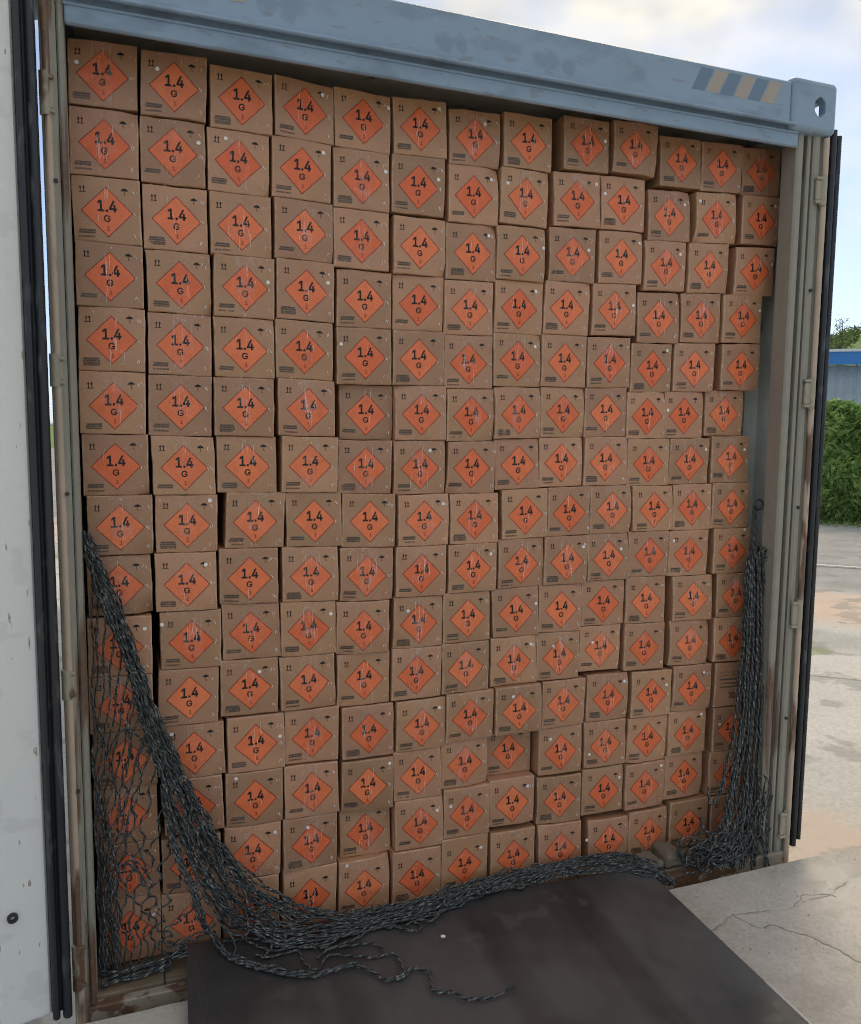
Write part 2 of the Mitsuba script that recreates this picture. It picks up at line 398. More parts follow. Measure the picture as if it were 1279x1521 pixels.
def tapered(points, radii, sides=6):
    P = np.asarray(points, float)
    t = np.gradient(P, axis=0); t /= np.linalg.norm(t, axis=1, keepdims=True) + 1e-9
    ref = np.where(np.abs(t[:, 2:]) < 0.9, [[0, 0, 1.0]], [[1.0, 0, 0]])
    a = np.cross(t, ref); a /= np.linalg.norm(a, axis=1, keepdims=True) + 1e-9
    b = np.cross(t, a)
    ang = np.arange(sides) * 2 * math.pi / sides
    V = P[:, None] + np.asarray(radii)[:, None, None] * (np.cos(ang)[None, :, None] * a[:, None] + np.sin(ang)[None, :, None] * b[:, None])
    i, j = np.meshgrid(np.arange(len(P) - 1), np.arange(sides), indexing='ij')
    q = np.stack([i * sides + j, i * sides + (j + 1) % sides, (i + 1) * sides + (j + 1) % sides, (i + 1) * sides + j], -1).reshape(-1, 4)
    return trimesh.Trimesh(V.reshape(-1, 3), np.vstack([q[:, [0, 1, 2]], q[:, [0, 2, 3]]]), process=False)


hg = np.random.default_rng(31)
HC, HD, HN = np.array([20.6, 16.6]), np.array([0.67, -0.74]), np.array([0.74, 0.67])
hedge = thing('hedge', 'dense leafy green hedge along the far side of the yard', 'hedge')
n_leaf = 46000
ua, va = hg.uniform(-9, 9, n_leaf), hg.uniform(0, 1, n_leaf)
lump = meshkit.fbm(np.stack([ua * 0.75, va * 3.2, 0 * ua], -1), 4)
top = 3.50 + 0.9 * (meshkit.fbm(np.stack([ua * 0.5, 0 * ua + 7, 0 * ua], -1), 3) - 0.5)
front = -0.85 + 1.7 * va ** 1.8 - 1.5 * (lump - 0.5) + np.abs(hg.normal(0, 0.22, n_leaf))
zc = -1.2 + va * top + hg.normal(0, 0.05, n_leaf)
C = np.stack([HC[0] + HD[0] * ua + HN[0] * front, HC[1] + HD[1] * ua + HN[1] * front, np.maximum(zc, -1.17)], -1)
m, uv = leaf_cloud(C, 0.15, hg, 0.75, 0.1)
add('foliage', m, 'leaf', hedge, uv=uv, kind='stuff')
hull = sheet(40, 12, lambda u, v: np.stack([HC[0] + HD[0] * (-9 + 18 * u) + HN[0] * (0.75 + 1.7 * v ** 1.8), HC[1] + HD[1] * (-9 + 18 * u) + HN[1] * (0.75 + 1.7 * v ** 1.8), -1.25 + 3.2 * v], -1))
add('twigs', hull, 'hill_grass', hedge, smooth=True)
n_w = 2600
C = np.stack([HC[0] + HD[0] * hg.uniform(-8, 8, n_w) - HN[0] * hg.uniform(0.5, 1.7, n_w) ** 1, HC[1] + 0 * np.zeros(n_w), -1.16 + np.abs(hg.normal(0, 0.06, n_w))], -1)
ta = hg.uniform(-8, 8, n_w); tb = -0.6 - np.abs(hg.normal(0, 0.5, n_w))
C[:, 0], C[:, 1] = HC[0] + HD[0] * ta + HN[0] * tb, HC[1] + HD[1] * ta + HN[1] * tb
m, uv = leaf_cloud(C, 0.06, hg, 0.4, 1.0)
add('weeds', m, 'leaf', uv=uv, label='low weeds and fallen leaves along the foot of the hedge', kind='stuff')
labels['weeds']['category'] = 'weeds'


def hill_z(az, r):
    u, v = (az - math.radians(18)) / math.radians(64), (r - 95) / 170
    return hill_fn(np.array(u), np.array(v))


# the wood that covers the hill: far off, one mass
wg = np.random.default_rng(41)
wc = []
for i in range(520):
    az, r = math.radians(wg.uniform(42, 62)), wg.uniform(100, 225)
    p = hill_z(az, r)
    n = int(wg.uniform(40, 80))
    g = wg.normal(size=(n, 3)); g /= np.linalg.norm(g, axis=1, keepdims=True)
    s_ = wg.uniform(1.2, 2.3)
    wc.append(p + [0, 0, s_ * 0.35] + g * [s_, s_, s_ * 0.62] * wg.uniform(0.7, 1.05, (n, 1)))
m, uv = leaf_cloud(np.vstack(wc), 0.46, wg, 0.85, 0.5)
add('woodland', m, 'far_leaf', uv=uv, kind='stuff', label='low green woodland covering the far hill behind the blue roofed shed')
labels['woodland']['category'] = 'woodland'
p = hill_z(math.radians(47.9), 157)
sap = thing('sapling', 'thin open young tree standing on top of the far hill', 'tree')
add('trunk', tapered([p, p + [0.1, 0, 2.6], p + [0.0, 0.1, 5.6]], [0.14, 0.10, 0.04]), 'bark', sap)
limbs, tips = [], []
for i in range(22):
    h0 = 1.6 + 3.8 * i / 22
    d = hg.normal(size=3) * [1, 1, 0.25] + [0, 0, 0.55]; d /= np.linalg.norm(d)
    L = 1.9 * (1 - 0.55 * i / 22)
    limbs.append(tapered([p + [0, 0, h0], p + [0, 0, h0] + d * L * 0.6, p + [0, 0, h0] + d * L + [0, 0, 0.2]], [0.05, 0.035, 0.02], 4))
    tips += [p + [0, 0, h0] + d * L * t + hg.normal(0, 0.22, 3) for t in hg.uniform(0.5, 1.1, 9)]
add('limbs', join(limbs), 'bark', sap)
m, uv = leaf_cloud(np.array(tips), 0.20, hg, 0.7)
add('crown', m, 'leaf', sap, uv=uv)

# ------------------------------------------------------------------ far shed with a blue roof
shed = thing('shed', 'pale blue grey shed with a bright blue roof behind the hedge', 'building')
sa = np.array([30.2, 27.6]); sd = np.array([0.80, -0.60]); sn = np.array([0.60, 0.80])


def shed_box(u0, u1, v0, v1, z0, z1):
    m = bx(u0, u1, v0, v1, z0, z1)
    M = np.eye(4); M[:2, 0], M[:2, 1], M[:2, 3] = sd, sn, sa
    m.apply_transform(M)
    return m


add('wall', shed_box(0, 24, 0, 12, -1.3, 4.6), 'shed_wall', shed)
for i in range(60):
    add('panel_rib', shed_box(0.2 + 0.4 * i, 0.26 + 0.4 * i, -0.035, 0.0, -1.25, 4.55), 'shed_wall', shed)
rf = bx(-0.5, 24.5, -0.7, 12.7, 4.6, 5.2)
v = rf.vertices.copy(); v[:, 2] += np.where(v[:, 1] > 5, 1.2, 0.0); rf.vertices = v
M = np.eye(4); M[:2, 0], M[:2, 1], M[:2, 3] = sd, sn, sa
rf.apply_transform(M)
add('roof', rf, 'blue_roof', shed)
add('ridge_cap', shed_box(-0.55, 24.55, -0.76, -0.62, 5.18, 5.30), 'pale_trim', shed + '__roof')

# ------------------------------------------------------------------ the container
W0, W1 = -0.056, 2.475          # outer faces of the two corner posts
con = thing('shipping_container', 'pale grey high shipping container with both end doors open', 'container')
LEN = 12.1
# floor: planks running lengthways, the steel sill in front
for i in range(12):
    x0 = -0.02 + 0.203 * i
    add('floor_plank', bx(x0, x0 + 0.2, 0.035 + 0.004 * (i % 3), 3.0, -0.045, -0.004 - 0.002 * (i % 2), 0.003), 'floor_wood', con)
add('floor', bx(-0.03, 2.45, 3.01, LEN, -0.045, -0.006), 'floor_wood', con)
sill = join(bx(-0.045, 2.47, 0.0, 0.033, -0.155, -0.012, 0.004), bx(-0.045, 2.47, -0.018, 0.0005, -0.155, -0.085, 0.004))
add('door_sill', sill, 'rusty_sill', con)
add('floor_frame', join(*[bx(-0.03, 2.45, 0.4 + 0.6 * i, 0.46 + 0.6 * i, -0.15, -0.05) for i in range(19)]), 'dark_steel', con)


# side walls: trapezoid corrugation, 2 mm steel
def corrugated(x, sign):
    prof, y, k = [], 0.10, 0
    while y < LEN:
        for dy, o in ((0.0, 0.0), (0.07, 0.0), (0.103, 0.034), (0.173, 0.034)):
            prof.append((x + sign * o, y + dy))
        y += 0.206
    out = prof + [(a + sign * 0.003, b) for a, b in reversed(prof)]
    return prism(out, 0.0, 2.70)


add('side_wall', corrugated(-0.012, -1), 'wall_paint', con)
add('side_wall', corrugated(2.428, 1), 'wall_paint', con, label='pale corrugated steel side wall on the right')
add('bottom_rail', join(bx(-0.047, -0.014, 0.11, LEN, -0.155, 0.0), bx(2.43, 2.473, 0.11, LEN, -0.155, 0.0)), 'post_paint', con)
add('top_rail', join(bx(-0.047, 0.013, 0.11, LEN, 2.695, 2.76), bx(2.413, 2.473, 0.11, LEN, 2.695, 2.76)), 'header_flare_paint', con)
roof = [bx(-0.046, 2.472, 0.11, LEN, 2.748, 2.755)]
for i in range(58):
    roof.append(bx(0.02, 2.40, 0.16 + 0.206 * i, 0.25 + 0.206 * i, 2.7555, 2.774, 0.006))
add('roof', join(roof), 'header_flare_paint', con)
add('ceiling_sheet', bx(0.014, 2.412, 0.062, LEN, 2.70, 2.712), 'wall_paint', con)
add('end_wall', bx(-0.04, 2.466, LEN, LEN + 0.05, -0.155, 2.76), 'wall_paint', con)

# header over the doorway
hd = []
hd.append(bx(W0, 2.28, -0.012, 0.004, 2.648, 2.785, 0.004))               # upper plate
hd.append(bx(W0 + 0.002, 2.338, 0.004, 0.06, 2.655, 2.782, 0.003))       # body behind it
hd.append(bx(0.003, 2.337, 0.004, 0.020, 2.581, 2.633, 0.004))            # lower lip
hd.append(bx(0.003, 2.337, 0.014, 0.022, 2.630, 2.657))                   # recess behind the groove
hk = add('door_header', join(hd), 'header_flare_paint', con)
gut = join(bx(0.0, 2.30, -0.028, -0.0125, 2.640, 2.650, 0.003), bx(0.0, 2.33, -0.002, 0.0055, 2.624, 2.631, 0.002))
add('rain_gutter', gut, 'header_flare_paint', hk)
# hazard stripes: slanted bars, orange and dark, the flare veil mixed into both colours
for xs, n0 in ((1.865, 3), (0.215, 2)):
    for i in range(2 * n0):
        x = xs + 0.057 * i
        q = np.array([[x + 0.036, -0.0127, 2.772], [x + 0.087, -0.0127, 2.772], [x + 0.051, -0.0127, 2.70], [x, -0.0127, 2.70]])
        add('hazard_stripe', trimesh.Trimesh(q, [[0, 2, 1], [0, 3, 2]], process=False), 'stripe_dark' if i % 2 == 0 else 'stripe_orange', hk)

# corner castings with their holes
def casting(x0, x1):
    import manifold3d as m3
    def M(t):
        return m3.Manifold(m3.Mesh(vert_properties=np.asarray(t.vertices, np.float32), tri_verts=np.asarray(t.faces, np.uint32)))
    def slot(c, ax, w, h, d):
        cs = m3.CrossSection([[(-w, -h), (w, -h), (w, h), (-w, h)]]).offset(0.018, m3.JoinType.Round)
        s = m3.Manifold.extrude(cs, d).translate((0, 0, -d / 2))
        s = {'y': lambda s: s.rotate((90, 0, 0)), 'x': lambda s: s.rotate((90, 0, 90)), 'z': lambda s: s}[ax](s)
        return s.translate(c)
    xc = (x0 + x1) / 2
    pts = [m3.Manifold.sphere(0.022, 20).translate((x, y, z)) for x in (x0 + .022, x1 - .022) for y in (0.004, 0.13) for z in (2.652, 2.785)]
    body = m3.Manifold.batch_hull(pts)
    inner = M(bx(x0 + 0.03, x1 - 0.03, 0.012, 0.126, 2.665, 2.777))
    body = body - inner
    body = body - slot((xc + 0.02, -0.02, 2.716), 'y', 0.006, 0.016, 0.12)
    body = body - slot((x1, 0.07, 2.722), 'x', 0.018, 0.022, 0.12)
    body = body - slot((xc, 0.07, 2.80), 'z', 0.035, 0.018, 0.12)
    mm = body.to_mesh()
    return trimesh.Trimesh(mm.vert_properties[:, :3], mm.tri_verts, process=False)


add('corner_casting', casting(2.282, 2.487), 'header_flare_paint', con, smooth=35, label='corner casting with a lifting hole at the top right')
add('corner_casting', casting(-0.22, -0.052), 'header_flare_paint', con, smooth=35)

# right post: inner leaf, groove, outer tube
pr = [bx(2.412, 2.444, 0.006, 0.085, -0.12, 2.650, 0.006), bx(2.449, W1, 0.010, 0.085, -0.12, 2.650, 0.008), bx(2.341, 2.374, 0.012, 0.088, -0.015, 2.650, 0.006), bx(2.374, 2.396, 0.050, 0.086, -0.015, 2.650), bx(2.402, 2.414, 0.045, 0.08, -0.10, 2.650),
      bx(2.388, 2.404, 0.010, 0.06, -0.10, 2.648, 0.004)]
post_r = add('corner_post', join(pr), 'post_paint', con, label='right hand corner post with flaking paint')
pl = [bx(W0, -0.018, -0.004, 0.085, -0.12, 2.650, 0.008), bx(-0.0165, 0.0, 0.006, 0.105, -0.015, 2.650, 0.005), bx(-0.045, -0.003, 0.100, 0.112, -0.01, 2.70)]
post_l = add('corner_post', join(pl), 'post_paint', con, label='left hand corner post with flaking paint')


def hinge(x0, x1, z0, z1, xpin):
    h = 0.5 * (z0 + z1)
    return join(bx(x0, x1, -0.012, 0.004, z0, z0 + 0.010, 0.002), bx(x0, x1, -0.012, 0.004, z1 - 0.010, z1, 0.002), bx(x0 + 0.004, x1 - 0.004, -0.008, 0.004, z0 + 0.0105, z1 - 0.0105, 0.003),
                cyl((xpin, -0.004, z0 - 0.006), (xpin, -0.004, z1 + 0.006), 0.0125))


for z0, z1 in ((2.40, 2.49), (1.685, 1.785), (0.87, 0.968), (0.05, 0.148)):
    add('hinge', hinge(2.416, 2.450, z0, z1, 2.452), 'hinge_paint', post_r)
for z0, z1 in ((2.36, 2.45), (1.70, 1.77), (0.882, 0.95), (0.06, 0.18)):
    add('hinge', hinge(-0.050, -0.024, z0, z1, -0.047), 'hinge_paint', post_l)
def rods(x, zs, key):
    for z0, z1 in zip(zs[:-1], zs[1:]):
        add('hinge_rod', cyl((x, 0.000, z0 + 0.006), (x, 0.000, z1 - 0.006), 0.0105, 14), 'rod_paint', key, smooth=40)


rods(2.460, (-0.10, 0.05, 0.87, 1.685, 2.40, 2.63), post_r)
rods(-0.042, (-0.10, 0.06, 0.882, 1.70, 2.36, 2.63), post_l)
# locking-bar keepers and bolts seen on the posts
for z in (2.2, 1.42, 0.62):
    add('bolt', cyl((-0.028, -0.010, z), (-0.028, -0.003, z), 0.005, 10), 'dark_steel', post_l)
    add('bolt', cyl((2.428, -0.001, z - .1), (2.428, 0.007, z - .1), 0.006, 10), 'dark_steel', post_r)


# doors: frame of box sections round a recessed corrugated panel, black gasket along the hinge edge
def door(M, z0, z1, w, name_label):
    d = key_of('door', con)
    parts = [bx(0.05, 0.175, 0.0, 0.05, z0, z1, 0.006), bx(w - 0.12, w, 0.0, 0.05, z0, z1, 0.006),
             bx(0.175, w - 0.12, 0.002, 0.048, z0, z0 + 0.13, 0.006), bx(0.175, w - 0.12, 0.002, 0.048, z1 - 0.12, z1, 0.006)]
    fr = join(parts); fr.apply_transform(M)
    scene[d] = mikit.ply(fr, 'mat_door_paint', smooth=False)
    labels[d] = {'label': name_label}
    prof = []
    x = 0.176
    while x < w - 0.13:
        prof += [(x, 0.030), (x + 0.06, 0.030), (x + 0.09, 0.012), (x + 0.15, 0.012), (x + 0.18, 0.030)]
        x += 0.24
    out = prof + [(a, b + 0.004) for a, b in reversed(prof)]
    pn = prism(out, z0 + 0.131, z1 - 0.121); pn.apply_transform(M)
    add('door_panel', pn, 'door_paint', d)
    # gasket: two rubber lips and a flat bead
    def lip(cx, cy, r, n=10):
        a = np.linspace(0, 2 * math.pi, n, endpoint=False)
        return [(cx + r * math.cos(t), cy + r * math.sin(t) * 1.3) for t in a]
    gm = join(prism(lip(0.014, -0.010, 0.012), z0 - 0.012, z1 + 0.012), prism(lip(0.041, -0.007, 0.0095), z0 - 0.010, z1 + 0.008), prism([(0.004, 0.0), (0.0495, 0.0), (0.0495, 0.045), (0.004, 0.045)], z0, z1))
    gm.apply_transform(M)
    add('gasket', gm, 'rubber', d, smooth=40)
    return d


def frame(origin, ux, uy):
    M = np.eye(4); M[:3, 0], M[:3, 1], M[:3, 3] = ux, uy, origin
    M[:3, 2] = np.cross(M[:3, 0], M[:3, 1])
    return M


# left door: swung right round to about 165 degrees, its inner face towards the viewer (the frame is mirrored, so turn the faces back)
a = math.radians(15)
Ml = frame((-0.0605, -0.035, 0), (-math.cos(a), -math.sin(a), 0), (-math.sin(a) * 1.0, math.cos(a), 0))
Ml[:3, 2] = (0, 0, 1)
ldoor = door(Ml, 0.03, 2.62, 1.16, 'white left door with its black rubber seal, swung wide open')
bh = trimesh.creation.annulus(0.006, 0.013, 0.012, sections=20); bh.apply_transform(trimesh.transformations.rotation_matrix(math.pi / 2, (1, 0, 0)))
bh.apply_translation((0.135, -0.003, 0.335)); bh.apply_transform(Ml)
add('bolt', bh, 'dark_steel', ldoor)
# right door: folded back along the right side wall, only its sealed hinge edge shows
Mr = frame((2.488, 0.004, 0), (1, 0, 0), (0, 1, 0))
rd = key_of('door', con)
slab = join(bx(2.497, 2.540, 0.05, 1.21, 0.02, 2.63, 0.006))
scene[rd] = mikit.ply(slab, 'mat_door_paint'); labels[rd] = {'label': 'right door folded back along the container side'}


def lip2(cx, cy, rx, ry, n=12):
    t = np.linspace(0, 2 * math.pi, n, endpoint=False)
    return [(cx + rx * math.cos(q), cy + ry * math.sin(q)) for q in t]


gm = join(prism(lip2(2.502, 0.012, 0.012, 0.014), 0.00, 2.66), prism(lip2(2.531, 0.018, 0.011, 0.014), 0.02, 2.645), prism([(2.495, 0.018), (2.5415, 0.018), (2.5415, 0.049), (2.495, 0.049)], 0.02, 2.635),
          prism(lip2(2.4845, 0.02, 0.006, 0.01), -0.02, 2.60))
add('gasket', gm, 'rubber', rd, smooth=40)

# trailer under the container
tr = thing('trailer_chassis', 'dark steel trailer chassis under the container', 'trailer')
add('frame_rail', bx(0.70, 0.82, 0.5, LEN, -0.50, -0.158), 'dark_steel', tr)
add('frame_rail', bx(1.60, 1.72, 0.5, LEN, -0.50, -0.158), 'dark_steel', tr)
for y in (1.4, 2.75):
    add('axle', cyl((0.15, y, -0.70), (2.27, y, -0.70), 0.06), 'dark_steel', tr)
    add('axle_bracket', join(bx(0.71, 0.81, y - 0.1, y + 0.1, -0.72, -0.49), bx(1.61, 1.71, y - 0.1, y + 0.1, -0.72, -0.49)), 'dark_steel', tr)
    for x in (0.12, 1.98):
        w = trimesh.creation.revolve(np.array([[0.22, 0.0], [0.44, 0.0], [0.49, 0.05], [0.49, 0.23], [0.44, 0.28], [0.22, 0.28], [0.22, 0.0]]), sections=40)
        w.apply_transform(trimesh.transformations.rotation_matrix(math.pi / 2, (0, 1, 0))); w.apply_translation((x, y, -0.70))
        kk = add('wheel', w, 'rubber', tr, smooth=30)
        add('rim', cyl((x + 0.06, y, -0.70), (x + 0.22, y, -0.70), 0.225, 24), 'dark_steel', kk)
add('landing_leg', join(bx(0.72, 0.80, 8.9, 9.0, -1.19, -0.49), bx(1.62, 1.70, 8.9, 9.0, -1.19, -0.49)), 'dark_steel', tr)

# ------------------------------------------------------------------ the steel dock plate
PC = [(0.249, 0.128), (1.822, 0.018), (1.722, -2.05), (0.108, -2.10)]   # back left, back right, front right, front left


def plate_fn(z):
    def fn(u, v):
        q = [np.array(c) for c in PC]
        P = (1 - u)[..., None] * ((1 - v)[..., None] * q[0] + v[..., None] * q[3]) + u[..., None] * ((1 - v)[..., None] * q[1] + v[..., None] * q[2])
        bend = 0.004 * np.sin(u * 3.1) * np.sin(v * 2.6) + 0.022 * (1 - v) ** 2
        return np.stack([P[..., 0], P[..., 1], z + bend], -1)
    return fn


dp = thing('dock_plate', 'dark scuffed steel dock plate bridging into the container', 'dock plate')
nu, nv = 30, 40
topm, botm = sheet(nu, nv, plate_fn(0.0135)), sheet(nu, nv, plate_fn(0.0055))
ring = [i * nv for i in range(nu)] + [(nu - 1) * nv + j for j in range(1, nv)] + [i * nv + nv - 1 for i in range(nu - 2, -1, -1)] + [j for j in range(nv - 2, 0, -1)]
nvv = nu * nv
side = []
for a_, b_ in zip(ring, ring[1:] + ring[:1]):
    side += [[a_, b_, b_ + nvv], [a_, b_ + nvv, a_ + nvv]]
pm = trimesh.Trimesh(np.vstack([topm.vertices, botm.vertices]), np.vstack([topm.faces[:, ::-1], botm.faces + nvv, side]), process=False)
trimesh.repair.fix_normals(pm)
add('plate', pm, 'plate_steel', dp, smooth=30)
e0 = [plate_fn(0.0125)(np.array(1.0), np.array(t)) for t in np.linspace(0.30, 1, 40)]
add('worn_edge', tapered(np.array(e0) + [0.001, 0, 0], np.full(40, 0.0042), 6), 'bright_edge', dp, smooth=True)
dot = trimesh.creation.cylinder(0.0075, 0.001, sections=18); dot.apply_translation((0.995, -0.101, 0.0338))
fd = add('paper_dot', dot, 'white_sticker')
labels[fd] = {'label': 'small white round sticker fallen on the dark steel plate', 'category': 'sticker'}

# small stones and dust lumps swept against the plate and along the dock
gr = np.random.default_rng(12)
bits = []
for i in range(150):
    if i < 150:
        x, y = gr.uniform(1.85, 3.2), -0.09 - abs(gr.normal(0, 0.45))
        if x < 1.83 - 0.05 * y:
            continue
        r, zb = gr.uniform(0.0010, 0.0030), 0.0
    else:
        x, y, r, zb = gr.uniform(2.7, 9.0), gr.uniform(0.2, 8.0), gr.uniform(0.006, 0.022), -1.19
    b = trimesh.creation.icosphere(0, r)
    b.vertices *= gr.uniform(0.6, 1.3, 3)
    b.apply_translation((x, y, zb + r * 0.35))
    bits.append(b)
gk = add('grit', join(bits), 'grit', kind='stuff', label='small stones and grit scattered over the concrete beside the plate')
labels[gk]['category'] = 'grit'


